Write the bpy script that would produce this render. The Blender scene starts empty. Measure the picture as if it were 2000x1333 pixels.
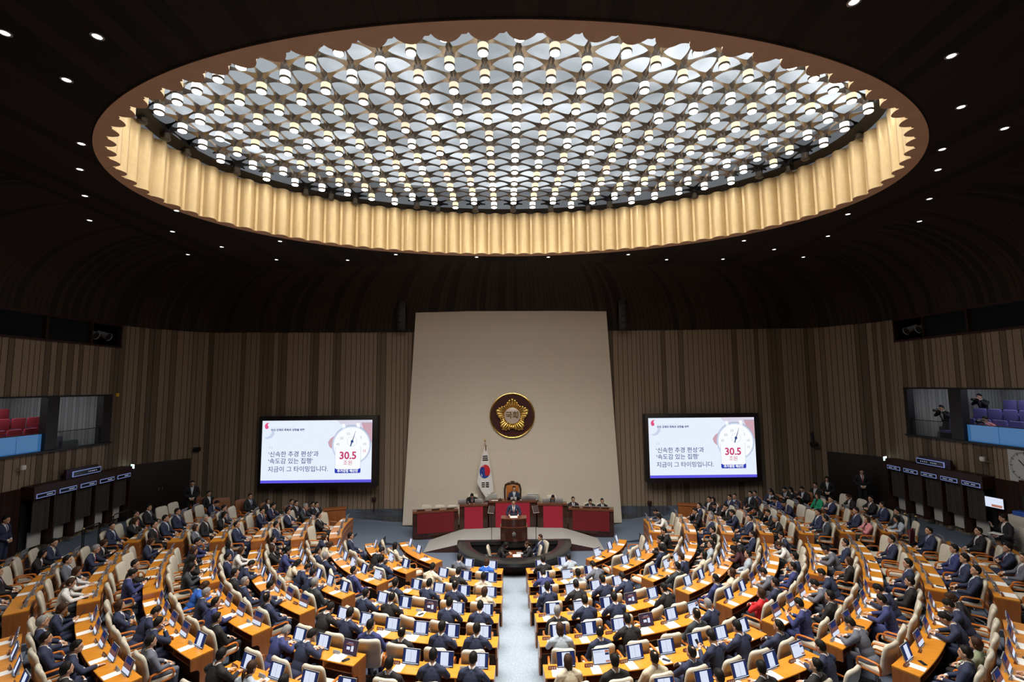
import bpy, bmesh, math, random
import numpy as np
from mathutils import Vector, Matrix
R = math.radians
PI = math.pi
random.seed(7)
SC = bpy.context.scene
COL = SC.collection

# ------------------------------------------------------------------ hall geometry
CX, CZ, YC = -0.21, 6.72, 20.51           # camera x, camera height, centre of the seating arcs
F_PX, PITCH, ROLL, YAW = 933.43, R(5.2991), R(.497), R(.6709)


def ray(u, v):
    x = (u - 1000) / F_PX
    y = -(v - 666.5) / F_PX
    c, s = math.cos(ROLL), math.sin(ROLL)
    X = c * x + s * y
    Y = -s * x + c * y
    cp, sp = math.cos(PITCH), math.sin(PITCH)
    d = (X, cp - sp * Y, sp + cp * Y)
    cy, sy = math.cos(YAW), math.sin(YAW)
    return Vector((cy * d[0] + sy * d[1], -sy * d[0] + cy * d[1], d[2]))


def on_y(u, v, y):
    d = ray(u, v)
    t = y / d.y
    return Vector((CX + d.x * t, y, CZ + d.z * t))


def on_x(u, v, x):
    d = ray(u, v)
    t = (x - CX) / d.x
    return Vector((x, d.y * t, CZ + d.z * t))


def rk(k):
    return 4.3322 + 1.2685 * (k - 1)


def zk(k):
    k = max(k, 1)
    return .1077 * (k - 1) - .0019 * (k - 1) ** 2


def pol(r, a, z=0.):
    return Vector((r * math.sin(a), YC - r * math.cos(a), z))


# ------------------------------------------------------------------ materials
def nt(name):
    m = bpy.data.materials.new(name)
    m.use_nodes = True
    t = m.node_tree
    return m, t, t.nodes['Principled BSDF']


def lnk(t, a, b):
    t.links.new(a, b)


def node(t, kind, **kw):
    n = t.nodes.new(kind)
    for k, v in kw.items():
        setattr(n, k, v)
    return n


def mat(name, col, rough=.5, metal=0., noise=0., scale=20., emit=None, estr=0., coat=0., spec=None, alpha=1., stretch=None, bump=0.):
    m, t, p = nt(name)
    c = (col[0], col[1], col[2], 1)
    p.inputs['Base Color'].default_value = c
    p.inputs['Roughness'].default_value = rough
    p.inputs['Metallic'].default_value = metal
    if spec is not None:
        p.inputs['Specular IOR Level'].default_value = spec
    if coat:
        p.inputs['Coat Weight'].default_value = coat
        p.inputs['Coat Roughness'].default_value = .12
    if alpha < 1:
        p.inputs['Alpha'].default_value = alpha
    if emit:
        p.inputs['Emission Color'].default_value = (*emit, 1)
        p.inputs['Emission Strength'].default_value = estr
    if noise or bump:
        tc = node(t, 'ShaderNodeTexCoord')
        mp = node(t, 'ShaderNodeMapping')
        mp.inputs['Scale'].default_value = stretch or (1, 1, 1)
        nz = node(t, 'ShaderNodeTexNoise')
        nz.inputs['Scale'].default_value = scale
        nz.inputs['Detail'].default_value = 4
        lnk(t, tc.outputs['Object'], mp.inputs['Vector'])
        lnk(t, mp.outputs['Vector'], nz.inputs['Vector'])
        if noise:
            rmp = node(t, 'ShaderNodeValToRGB')
            rmp.color_ramp.elements[0].position = .3
            rmp.color_ramp.elements[1].position = .7
            rmp.color_ramp.elements[0].color = tuple(max(0, x * (1 - noise)) for x in col) + (1,)
            rmp.color_ramp.elements[1].color = tuple(min(1, x * (1 + noise)) for x in col) + (1,)
            lnk(t, nz.outputs['Fac'], rmp.inputs['Fac'])
            lnk(t, rmp.outputs['Color'], p.inputs['Base Color'])
        if bump:
            b = node(t, 'ShaderNodeBump')
            b.inputs['Strength'].default_value = bump
            b.inputs['Distance'].default_value = .01
            lnk(t, nz.outputs['Fac'], b.inputs['Height'])
            lnk(t, b.outputs['Normal'], p.inputs['Normal'])
    return m


def strip_mat(name, base, dark, scale, rough=.7, gap=.05, tone=.35, fine=0., bump=.6):
    """vertical boards of random width along UV.x with dark joints between them"""
    m, t, p = nt(name)
    uv = node(t, 'ShaderNodeUVMap')
    sep = node(t, 'ShaderNodeSeparateXYZ')
    lnk(t, uv.outputs['UV'], sep.inputs['Vector'])
    v1 = node(t, 'ShaderNodeTexVoronoi', voronoi_dimensions='1D', feature='DISTANCE_TO_EDGE')
    v2 = node(t, 'ShaderNodeTexVoronoi', voronoi_dimensions='1D', feature='F1')
    for v in (v1, v2):
        v.inputs['Scale'].default_value = scale
        v.inputs['Randomness'].default_value = .85
        lnk(t, sep.outputs['X'], v.inputs['W'])
    edge = node(t, 'ShaderNodeMapRange')
    edge.inputs['From Min'].default_value = gap * .4
    edge.inputs['From Max'].default_value = gap
    lnk(t, v1.outputs['Distance'], edge.inputs['Value'])
    csep = node(t, 'ShaderNodeSeparateColor')
    lnk(t, v2.outputs['Color'], csep.inputs['Color'])
    ramp = node(t, 'ShaderNodeValToRGB')
    e = ramp.color_ramp.elements
    e[0].position = 0.
    e[0].color = tuple(x * (1 - tone * 1.6) for x in base) + (1,)
    e[1].position = .45
    e[1].color = (*base, 1)
    e2 = ramp.color_ramp.elements.new(.22)
    e2.color = tuple(x * (1 - tone * 1.2) for x in base) + (1,)
    e3 = ramp.color_ramp.elements.new(.26)
    e3.color = tuple(x * .93 for x in base) + (1,)
    lnk(t, csep.outputs[0], ramp.inputs['Fac'])
    nz = node(t, 'ShaderNodeTexNoise')
    nz.inputs['Scale'].default_value = 35
    nz.inputs['Detail'].default_value = 5
    tc = node(t, 'ShaderNodeTexCoord')
    lnk(t, tc.outputs['Object'], nz.inputs['Vector'])
    nm = node(t, 'ShaderNodeMapRange')
    nm.inputs['From Min'].default_value = .3
    nm.inputs['From Max'].default_value = .7
    nm.inputs['To Min'].default_value = .82
    nm.inputs['To Max'].default_value = 1.12
    lnk(t, nz.outputs['Fac'], nm.inputs['Value'])
    mul = node(t, 'ShaderNodeMix', data_type='RGBA', blend_type='MULTIPLY')
    mul.inputs['Factor'].default_value = 1
    lnk(t, ramp.outputs['Color'], mul.inputs['A'])
    lnk(t, nm.outputs['Result'], mul.inputs['B'])
    mix = node(t, 'ShaderNodeMix', data_type='RGBA')
    mix.inputs['A'].default_value = (*dark, 1)
    lnk(t, edge.outputs['Result'], mix.inputs['Factor'])
    lnk(t, mul.outputs['Result'], mix.inputs['B'])
    lnk(t, mix.outputs['Result'], p.inputs['Base Color'])
    p.inputs['Roughness'].default_value = rough
    p.inputs['Specular IOR Level'].default_value = .25
    bp = node(t, 'ShaderNodeBump')
    bp.inputs['Strength'].default_value = bump
    bp.inputs['Distance'].default_value = .04
    lnk(t, edge.outputs['Result'], bp.inputs['Height'])
    lnk(t, bp.outputs['Normal'], p.inputs['Normal'])
    return m


def wood_mat(name, c1, c2, rough=.3, coat=.5, scale=3., stretch=(1, 14, 1)):
    m, t, p = nt(name)
    tc = node(t, 'ShaderNodeTexCoord')
    mp = node(t, 'ShaderNodeMapping')
    mp.inputs['Scale'].default_value = stretch
    nz = node(t, 'ShaderNodeTexNoise')
    nz.inputs['Scale'].default_value = scale
    nz.inputs['Detail'].default_value = 6
    nz.inputs['Distortion'].default_value = .6
    rmp = node(t, 'ShaderNodeValToRGB')
    rmp.color_ramp.elements[0].position = .32
    rmp.color_ramp.elements[1].position = .68
    rmp.color_ramp.elements[0].color = (*c1, 1)
    rmp.color_ramp.elements[1].color = (*c2, 1)
    lnk(t, tc.outputs['Object'], mp.inputs['Vector'])
    lnk(t, mp.outputs['Vector'], nz.inputs['Vector'])
    lnk(t, nz.outputs['Fac'], rmp.inputs['Fac'])
    lnk(t, rmp.outputs['Color'], p.inputs['Base Color'])
    p.inputs['Roughness'].default_value = rough
    p.inputs['Coat Weight'].default_value = coat
    p.inputs['Coat Roughness'].default_value = .15
    return m


def emis(name, col, s):
    m = bpy.data.materials.new(name)
    m.use_nodes = True
    t = m.node_tree
    t.nodes.clear()
    e = node(t, 'ShaderNodeEmission')
    e.inputs['Color'].default_value = (*col, 1)
    e.inputs['Strength'].default_value = s
    o = node(t, 'ShaderNodeOutputMaterial')
    lnk(t, e.outputs[0], o.inputs['Surface'])
    return m


M = {}
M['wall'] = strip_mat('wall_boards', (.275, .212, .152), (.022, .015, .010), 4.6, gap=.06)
M['cove'] = strip_mat('cove_boards_shaded', (.030, .021, .015), (.006, .004, .003), 4.6, gap=.06)  # darker than the wall boards: shade above the wall line put into the colour
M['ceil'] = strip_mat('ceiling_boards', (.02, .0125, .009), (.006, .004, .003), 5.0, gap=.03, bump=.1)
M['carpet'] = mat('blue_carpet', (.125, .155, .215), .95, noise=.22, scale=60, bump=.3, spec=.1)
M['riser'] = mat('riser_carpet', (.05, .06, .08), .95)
M['aisle'] = mat('aisle_carpet_lit_tone', (.26, .315, .385), .95, noise=.16, scale=30, bump=.3, spec=.1)  # same carpet, lightened: the brighter light on the aisle is put into the colour
M['ramp'] = mat('grey_platform_carpet', (.33, .33, .33), .95, noise=.08, scale=40, spec=.1)
M['nosing'] = mat('metal_nosing', (.7, .7, .7), .35, 1.)
M['desktop'] = wood_mat('orange_varnished_wood', (.54, .20, .016), (.68, .28, .026), .38, .22)
M['deskside'] = wood_mat('brown_varnished_wood', (.27, .088, .024), (.35, .12, .033), .34, .3, scale=4, stretch=(3, 3, .4))
M['deskdark'] = mat('desk_interior', (.07, .025, .01), .6)
M['inlay'] = mat('pale_wood_inlay', (.62, .27, .08), .35)
M['cream'] = mat('cream_leather', (.59, .55, .46), .48, noise=.05, scale=15, bump=.05)
M['armwood'] = mat('orange_arm_wood', (.52, .15, .022), .25, coat=.5)
M['chairmetal'] = mat('chair_pedestal_metal', (.25, .25, .25), .35, .8)
M['black'] = mat('black_plastic', (.012, .012, .013), .4)
M['silver'] = mat('silver_plastic', (.32, .34, .40), .35, .35)
M['bezel'] = mat('dark_bezel', (.02, .02, .024), .3)
M['scr_navy'] = emis('screen_navy', (.02, .03, .11), 1.0)
M['scr_page'] = emis('screen_page', (.74, .80, .98), .95)
M['scr_idle'] = emis('screen_idle', (.06, .035, .06), 1.0)
M['scr_offangle'] = emis('screen_offangle_maroon', (.20, .085, .075), .9)  # off-angle look of the panel put into the screen colour
M['scr_warm'] = emis('screen_thumb_warm', (.55, .22, .15), .8)
M['scr_line'] = emis('screen_text_grey', (.45, .5, .68), .8)
M['plate'] = mat('nameplate_brown_wood', (.17, .06, .03), .35)
M['plategrey'] = mat('nameplate_backlit_grey', (.34, .36, .38), .2)  # backlit look of the brown plate painted as grey
M['white'] = mat('white_paint', (.8, .8, .8), .5)
M['paper'] = mat('white_paper', (.82, .82, .82), .75)
M['phone'] = mat('black_phone', (.015, .017, .02), .2)
M['red'] = mat('red_plastic', (.6, .03, .02), .4)
M['skin'] = mat('skin', (.52, .30, .20), .5, noise=.06, scale=12)
M['lip'] = mat('lip', (.34, .12, .09), .5)
M['eye'] = mat('eye_dark', (.03, .02, .018), .3)
M['cuff'] = mat('white_cuff', (.75, .75, .75), .7)
M['shoe'] = mat('black_shoe', (.015, .013, .012), .3)
M['panel'] = mat('cream_wall_panel', (.60, .545, .46), .85, noise=.05, scale=26, bump=.05)
M['maroonfab'] = mat('crimson_fabric_panel', (.36, .012, .035), .85, noise=.12, scale=50)
M['maroondark'] = mat('dark_crimson_fabric_panel', (.15, .004, .009), .85, noise=.12, scale=50)
M['mahog'] = wood_mat('dark_mahogany', (.028, .009, .006), (.055, .016, .01), .3, .5, scale=4, stretch=(3, 3, .5))
M['mahogtop'] = wood_mat('red_mahogany_top', (.11, .03, .015), (.17, .05, .02), .3, .5)
M['granite'] = mat('black_granite', (.022, .023, .025), .22, noise=.35, scale=120)
M['gold'] = mat('polished_gold', (.80, .55, .17), .22, 1.)
M['brass'] = mat('brass', (.8, .6, .25), .3, 1.)
M['flute'] = mat('gold_fluted_panel', (.78, .59, .32), .38, .3, noise=.04, scale=8, spec=.5)
M['soffit'] = mat('tan_soffit', (.60, .375, .235), .6, noise=.06, scale=4)
M['chrome'] = mat('bronze_mirror_metal', (.33, .29, .25), .28, 1.)
M['chromeblack'] = mat('black_metal_frame', (.012, .012, .013), .4, .5)
M['lampgold'] = mat('gold_lamp_band', (.8, .6, .3), .3, .6, emit=(1., .80, .50), estr=1.15)
M['lamprose'] = mat('rose_lamp_band', (.8, .5, .35), .3, .6, emit=(1., .68, .48), estr=1.05)
M['lampwhite'] = mat('white_lamp_band', (.9, .88, .82), .3, .3, emit=(1., .95, .85), estr=2.2)
M['lampring'] = mat('dark_lamp_ring', (.16, .13, .10), .3, .9)
M['lens'] = emis('lamp_lens', (1., .93, .82), 26.)
M['lensoff'] = mat('unlit_lens', (.05, .05, .05), .2)
M['down'] = emis('downlight_lens', (1., .95, .88), 7.)
M['downrim'] = mat('downlight_rim', (.5, .48, .45), .4, .5)
M['frameblack'] = mat('black_display_frame', (.012, .009, .010), .45)
M['orangeleather'] = mat('orange_leather', (.50, .16, .03), .38, noise=.1, scale=8)
M['tanleather'] = mat('brown_leather', (.22, .085, .03), .45, noise=.1, scale=8)
M['carved'] = mat('carved_dark_wood', (.06, .025, .012), .35)
M['curtain'] = mat('dark_grey_curtain', (.055, .05, .047), .95, noise=.2, scale=30)
M['whitepanel'] = mat('pale_board', (.52, .52, .50), .8)
M['signblack'] = mat('sign_black_glass', (.006, .006, .008), .2)
M['signblue'] = emis('sign_blue_border', (.28, .36, .75), .55)
M['signtext'] = emis('sign_text', (.45, .5, .62), .5)
M['doorwood'] = mat('near_black_door_wood', (.012, .007, .005), .4)
M['exit'] = emis('exit_sign_green', (.25, .85, .62), 2.2)
M['exitw'] = emis('exit_sign_white', (.95, 1., .98), 3.)
M['glassbluerefl'] = mat('glass_painted_blue_reflection', (.10, .36, .72), .12, emit=(.06, .24, .58), estr=.26, alpha=.85)  # blue reflection in the glass painted as tint and slight glow
M['glassdark'] = mat('dark_window_glass', (.012, .016, .02), .08)
M['gallerywall'] = strip_mat('gallery_wall_boards', (.34, .33, .32), (.12, .12, .12), 7., gap=.06, tone=.15)
M['galleryfloor'] = mat('gallery_green_grey_floor', (.16, .20, .19), .8, noise=.1)
M['redseat'] = mat('red_seat_fabric', (.42, .035, .05), .8, noise=.1, scale=40)
M['navyseat'] = mat('navy_seat_base', (.03, .035, .09), .7)
M['purpleseat'] = mat('purple_seat_fabric', (.14, .12, .36), .8, noise=.1, scale=40)
M['offwhite'] = mat('off_white_plastic', (.55, .53, .48), .5)
M['clockface'] = mat('pale_clock_face', (.55, .58, .60), .5)
M['slat'] = strip_mat('mahogany_slats', (.035, .013, .009), (.006, .003, .002), 16., gap=.16, tone=.2)
M['hood'] = mat('dark_maroon_wood', (.03, .0095, .0075), .5, noise=.1)
M['yellow'] = mat('yellow_plastic', (.7, .5, .03), .5)
M['bluefolder'] = mat('blue_folder', (.03, .1, .5), .4)
M['lightgrey'] = mat('light_grey_plastic', (.45, .46, .48), .5)
M['flagwhite'] = mat('white_flag_cloth', (.80, .80, .82), .8)
M['flagred'] = mat('red_flag_cloth', (.62, .02, .03), .8)
M['flagblue'] = mat('blue_flag_cloth', (.015, .05, .30), .8)
M['flagblack'] = mat('black_flag_cloth', (.01, .01, .01), .8)
M['maroondisc'] = mat('maroon_emblem_disc', (.055, .008, .010), .5)
M['slide'] = emis('slide_background', (.80, .87, .98), 1.0)
M['sl_navy'] = emis('slide_navy_text', (.05, .10, .30), .8)
M['sl_red'] = emis('slide_crimson_text', (.62, .05, .18), .9)
M['sl_pink'] = emis('slide_pink_logo', (.85, .10, .25), .9)
M['sl_pale'] = emis('slide_pale_blue', (.62, .71, .88), .95)
M['sl_grey'] = emis('slide_grey_lines', (.42, .48, .62), .9)
M['sl_blue'] = emis('slide_deep_blue', (.03, .05, .50), .9)
M['sl_bar'] = emis('slide_violet_bar', (.12, .10, .78), 1.0)
M['sl_white'] = emis('slide_white', (.96, .98, 1.), 1.0)
M['sl_skin'] = emis('slide_finger_pink', (.68, .42, .50), .9)
M['sl_skin2'] = emis('slide_finger_pale', (.74, .72, .86), .95)

SUIT = {}
for key, c in dict(n=(.018, .026, .068), k=(.010, .010, .013), g=(.115, .125, .165), d=(.028, .036, .046), b=(.02, .11, .50),
                   l=(.36, .42, .50), w=(.72, .72, .72), c=(.60, .53, .42), r=(.55, .012, .02), t=(.01, .30, .16), p=(.62, .24, .27),
                   m=(.055, .012, .022), s=(.22, .26, .17), v=(.03, .04, .15)).items():
    SUIT[key] = mat('cloth_' + key, c, .8, noise=.12, scale=30, bump=.08)
SUITNAME = dict(n='navy suit', k='black suit', g='grey suit', d='charcoal suit', b='blue jacket', l='blue-grey top',
                w='white jacket', c='cream jacket', r='red jacket', t='green jacket', p='pink jacket', m='maroon jacket',
                s='sage jacket', v='blue-navy suit')
SHIRT = [mat('shirt_white', (.72, .73, .76), .7), mat('shirt_blue', (.42, .52, .70), .7)]
TIE = [mat('tie_navy', (.03, .04, .14), .6), mat('tie_red', (.35, .02, .04), .6), mat('tie_silver', (.3, .32, .38), .6),
       mat('tie_maroon', (.16, .02, .05), .6)]
HAIRM = dict(black=mat('hair_black', (.010, .009, .009), .6, spec=.18, noise=.3, scale=60),
             brown=mat('hair_brown', (.045, .022, .013), .6, spec=.18, noise=.3, scale=60),
             grey=mat('hair_grey', (.24, .24, .25), .6, spec=.18, noise=.35, scale=60))


# ------------------------------------------------------------------ mesh builder
class MB:
    def __init__(self):
        self.v = []
        self.f = []
        self.m = []
        self.uv = None

    def add(self, vs, fs, mi=0):
        o = len(self.v)
        self.v += [tuple(x) for x in vs]
        self.f += [tuple(i + o for i in f) for f in fs]
        self.m += [mi] * len(fs)
        return self

    def box(self, c, s, mi=0, M4=None):
        x, y, z = s[0] / 2, s[1] / 2, s[2] / 2
        vs = [Vector((c[0] + a * x, c[1] + b * y, c[2] + d * z)) for a, b, d in
              ((-1, -1, -1), (1, -1, -1), (1, 1, -1), (-1, 1, -1), (-1, -1, 1), (1, -1, 1), (1, 1, 1), (-1, 1, 1))]
        if M4:
            vs = [M4 @ p for p in vs]
        return self.add(vs, [(0, 3, 2, 1), (4, 5, 6, 7), (0, 1, 5, 4), (1, 2, 6, 5), (2, 3, 7, 6), (3, 0, 4, 7)], mi)

    def rbox(self, c, s, r=.02, mi=0, M4=None, seg=2):
        """box with rounded edges"""
        bm = bmesh.new()
        bmesh.ops.create_cube(bm, size=1)
        for v in bm.verts:
            v.co = Vector((v.co.x * s[0], v.co.y * s[1], v.co.z * s[2]))
        bmesh.ops.bevel(bm, geom=bm.edges[:], offset=min(r, min(s) * .49), segments=seg, profile=.5, affect='EDGES')
        bm.verts.index_update()
        vs = [v.co + Vector(c) for v in bm.verts]
        if M4:
            vs = [M4 @ p for p in vs]
        self.add(vs, [tuple(v.index for v in f.verts) for f in bm.faces], mi)
        bm.free()
        return self

    def prism(self, poly, z0, z1, mi=0, M4=None):
        n = len(poly)
        vs = [Vector((p[0], p[1], z0)) for p in poly] + [Vector((p[0], p[1], z1)) for p in poly]
        if M4:
            vs = [M4 @ p for p in vs]
        fs = [tuple(range(n - 1, -1, -1)), tuple(range(n, 2 * n))] + [(i, (i + 1) % n, n + (i + 1) % n, n + i) for i in range(n)]
        return self.add(vs, fs, mi)

    def tube(self, pts, r, n=8, closed=False, mi=0, cap=True, sx=1.):
        pts = [Vector(p) for p in pts]
        L = len(pts)
        rings = []
        up = None
        for i, p in enumerate(pts):
            a = pts[(i - 1) % L] if (closed or i > 0) else p
            b = pts[(i + 1) % L] if (closed or i < L - 1) else p
            d = (b - a).normalized()
            if up is None:
                up = Vector((0, 0, 1)) if abs(d.z) < .9 else Vector((1, 0, 0))
            x = d.cross(up)
            if x.length < 1e-5:
                x = d.orthogonal()
            x.normalize()
            y = x.cross(d).normalized()
            up = y
            rr = r[i] if isinstance(r, (list, tuple)) else r
            rings.append([p + x * (math.cos(2 * PI * j / n) * rr * sx) + y * (math.sin(2 * PI * j / n) * rr) for j in range(n)])
        vs = [q for rg in rings for q in rg]
        fs = []
        for i in range(L if closed else L - 1):
            i2 = (i + 1) % L
            for j in range(n):
                j2 = (j + 1) % n
                fs.append((i * n + j, i * n + j2, i2 * n + j2, i2 * n + j))
        if cap and not closed:
            fs.append(tuple(range(n - 1, -1, -1)))
            fs.append(tuple((L - 1) * n + j for j in range(n)))
        return self.add(vs, fs, mi)

    def lathe(self, prof, n=16, c=(0, 0, 0), mi=0, M4=None, cap=True, a0=0., a1=2 * PI):
        full = abs(a1 - a0 - 2 * PI) < 1e-6
        na = n if full else n + 1
        vs = []
        for r, z in prof:
            for j in range(na):
                a = a0 + (a1 - a0) * j / n
                vs.append(Vector((c[0] + r * math.cos(a), c[1] + r * math.sin(a), c[2] + z)))
        if M4:
            vs = [M4 @ p for p in vs]
        fs = []
        for i in range(len(prof) - 1):
            for j in range(n):
                j2 = (j + 1) % na
                fs.append((i * na + j, i * na + j2, (i + 1) * na + j2, (i + 1) * na + j))
        if cap and full:
            if prof[0][0] > 1e-4:
                fs.append(tuple(range(na - 1, -1, -1)))
            if prof[-1][0] > 1e-4:
                fs.append(tuple((len(prof) - 1) * na + j for j in range(na)))
        return self.add(vs, fs, mi)

    def ell(self, c, r, nu=12, nv=8, mi=0, M4=None):
        vs = []
        for i in range(nv + 1):
            th = PI * i / nv
            for j in range(nu):
                a = 2 * PI * j / nu
                vs.append(Vector((c[0] + r[0] * math.sin(th) * math.cos(a), c[1] + r[1] * math.sin(th) * math.sin(a), c[2] - r[2] * math.cos(th))))
        if M4:
            vs = [M4 @ p for p in vs]
        fs = []
        for i in range(nv):
            for j in range(nu):
                j2 = (j + 1) % nu
                fs.append((i * nu + j, i * nu + j2, (i + 1) * nu + j2, (i + 1) * nu + j))
        return self.add(vs, fs, mi)

    def quad(self, a, b, c, d, mi=0):
        return self.add([a, b, c, d], [(0, 1, 2, 3)], mi)

    def mesh(self, name, mats, smooth=True, ang=35):
        me = bpy.data.meshes.new(name)
        me.from_pydata(self.v, [], self.f)
        for m in mats:
            me.materials.append(m)
        if len(mats) > 1:
            me.polygons.foreach_set('material_index', self.m)
        if self.uv:
            l = me.uv_layers.new(name='UVMap')
            for lp in me.loops:
                l.data[lp.index].uv = self.uv[lp.vertex_index]
        me.update()
        if smooth:
            me.polygons.foreach_set('use_smooth', [True] * len(me.polygons))
            me.set_sharp_from_angle(angle=R(ang))
        return me

    def build(self, name, mats, parent=None, smooth=True, mw=None, ang=35):
        if not isinstance(mats, (list, tuple)):
            mats = [mats]
        bm = bmesh.new()
        me = self.mesh(name, mats, False)
        bm.from_mesh(me)
        bmesh.ops.recalc_face_normals(bm, faces=bm.faces[:])
        bm.to_mesh(me)
        bm.free()
        if smooth:
            me.polygons.foreach_set('use_smooth', [True] * len(me.polygons))
            me.set_sharp_from_angle(angle=R(ang))
        return link(name, me, parent, mw)


def link(name, data, parent=None, mw=None):
    o = bpy.data.objects.new(name, data)
    COL.objects.link(o)
    if parent:
        o.parent = parent
    if mw is not None:
        o.matrix_local = mw
    return o


def tag(o, label=None, cat=None, group=None, kind=None):
    if label:
        o['label'] = label
    if cat:
        o['category'] = cat
    if group:
        o['group'] = group
    if kind:
        o['kind'] = kind
    return o


def empty(name, mw, label, cat, group=None):
    o = link(name, None, None, mw)
    o.empty_display_size = .1
    return tag(o, label, cat, group)


def struct(o):
    o['kind'] = 'structure'
    return o


def copy_tree(o, mw, parent=None):
    c = o.copy()
    COL.objects.link(c)
    c.parent = parent
    if mw is not None:
        c.matrix_local = mw
    for ch in o.children:
        copy_tree(ch, None, c)
    return c


def T(x, y, z):
    return Matrix.Translation((x, y, z))


def RZ(a):
    return Matrix.Rotation(a, 4, 'Z')


def RX(a):
    return Matrix.Rotation(a, 4, 'X')


def RY(a):
    return Matrix.Rotation(a, 4, 'Y')


ORD = 'zeroth first second third fourth fifth sixth seventh eighth ninth tenth eleventh twelfth thirteenth fourteenth fifteenth sixteenth seventeenth eighteenth nineteenth twentieth'.split()
ORD += ['twenty-' + x for x in ORD[1:10]] + ['thirtieth', 'thirty-first', 'thirty-second']
NUM = 'zero one two three four five six seven eight nine ten'.split()


def text_mesh(s, size, align='LEFT', bold=0.):
    cu = bpy.data.curves.new('lettering', 'FONT')
    cu.body = s
    cu.size = size
    cu.align_x = align
    cu.align_y = 'CENTER'
    cu.offset = bold
    cu.resolution_u = 3
    o = bpy.data.objects.new('lettering', cu)
    COL.objects.link(o)
    dg = bpy.context.evaluated_depsgraph_get()
    me = bpy.data.meshes.new_from_object(o.evaluated_get(dg))
    bpy.data.objects.remove(o)
    bpy.data.curves.remove(cu)
    return me


def text(name, s, size, m, parent, mw, align='LEFT', bold=0.):
    me = text_mesh(s, size, align, bold)
    me.materials.clear()
    me.materials.append(m)
    return link(name, me, parent, mw)


# ================================================================== ROOM SHELL
PATH = [(-16.5, -4.), (-16.5, 20.7), (-16.35, 21.2), (-15.2, 22.95), (-14.6, 23.3), (-8, 23.68), (0, 23.85), (8, 23.68), (14.6, 23.3), (15.2, 22.95),
        (16.35, 21.2), (16.5, 20.7), (16.5, -4.), (-16.5, -4.)]
ECX, ECY, EA, EB = 0., 12.52, 9.95, 6.22      # outer edge of the elliptical opening
ZCEIL, ZCOVE = 11.9, 9.4
CUM = [0.]
for i in range(len(PATH) - 1):
    CUM.append(CUM[-1] + math.dist(PATH[i], PATH[i + 1]))


def path_hit(ang):
    dx, dy = math.cos(ang), math.sin(ang)
    best = None
    for i in range(len(PATH) - 1):
        (x1, y1), (x2, y2) = PATH[i], PATH[i + 1]
        ex, ey = x2 - x1, y2 - y1
        den = dx * ey - dy * ex
        if abs(den) < 1e-9:
            continue
        t = ((x1 - ECX) * ey - (y1 - ECY) * ex) / den
        s = ((x1 - ECX) * dy - (y1 - ECY) * dx) / den
        if t > 0 and -1e-6 <= s <= 1 + 1e-6 and (best is None or t < best[0]):
            best = (t, CUM[i] + s * (CUM[i + 1] - CUM[i]))
    return best


def clip_room(p):
    """pull a floor point back inside the wall path"""
    a = math.atan2(p[1] - ECY, p[0] - ECX)
    t = path_hit(a)[0]
    d = math.hypot(p[0] - ECX, p[1] - ECY)
    if d > t:
        k = t / d
        return (ECX + (p[0] - ECX) * k, ECY + (p[1] - ECY) * k)
    return (p[0], p[1])


# ceiling + cove, one ring mesh each, stitched around the ellipse
NA = 360
cv, cl = MB(), MB()
cv.uv, cl.uv = [], []
steps = 10
for j in range(NA + 1):
    a = 2 * PI * j / NA
    t, u = path_hit(a + 1e-7)
    W = Vector((ECX + t * math.cos(a), ECY + t * math.sin(a), 0))
    dirv = Vector((math.cos(a), math.sin(a), 0))
    er = EA * EB / math.hypot(EB * math.cos(a), EA * math.sin(a))
    depth = min(4.2, (t - er) * .8)
    for i in range(steps + 1):
        ph = (PI / 2) * i / steps
        p = W - dirv * (depth * (1 - math.cos(ph)) + .06)
        p.z = ZCOVE + (ZCEIL - ZCOVE) * math.sin(ph)
        cv.v.append(tuple(p))
        cv.uv.append((u, i * .3))
    I = W - dirv * (depth + .06)
    E = Vector((ECX, ECY, 0)) + dirv * er
    for i in range(4):
        p = I.lerp(E, i / 3)
        p.z = ZCEIL
        cl.v.append(tuple(p))
        cl.uv.append((p.x * .6, p.y))
for j in range(NA):
    for i in range(steps):
        b, n = j * (steps + 1) + i, steps + 1
        cv.f.append((b, b + n, b + n + 1, b + 1))
        cv.m.append(0)
    for i in range(3):
        b, n = j * 4 + i, 4
        cl.f.append((b, b + n, b + n + 1, b + 1))
        cl.m.append(0)
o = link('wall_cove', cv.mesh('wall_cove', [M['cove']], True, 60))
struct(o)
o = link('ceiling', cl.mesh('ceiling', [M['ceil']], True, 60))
struct(o)


def wall_panel(name, p0, p1, z0, z1, holes=(), m=None, u0=0.):
    """plane wall between two plan points with rectangular holes given as (s0,s1,za,zb), s = distance along"""
    L = math.dist(p0, p1)
    ss = sorted({0., L, *[h[0] for h in holes], *[h[1] for h in holes]})
    zz = sorted({z0, z1, *[h[2] for h in holes], *[h[3] for h in holes]})
    b = MB()
    b.uv = []
    for s in ss:
        for z in zz:
            b.v.append((p0[0] + (p1[0] - p0[0]) * s / L, p0[1] + (p1[1] - p0[1]) * s / L, z))
            b.uv.append((u0 + s, z))
    nz = len(zz)
    for i in range(len(ss) - 1):
        for j in range(nz - 1):
            sm, zm = (ss[i] + ss[i + 1]) / 2, (zz[j] + zz[j + 1]) / 2
            if any(h[0] < sm < h[1] and h[2] < zm < h[3] for h in holes):
                continue
            q = i * nz + j
            b.f.append((q, q + nz, q + nz + 1, q + 1))
            b.m.append(0)
    return struct(link(name, b.mesh(name, [m or M['wall']], False)))


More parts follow.
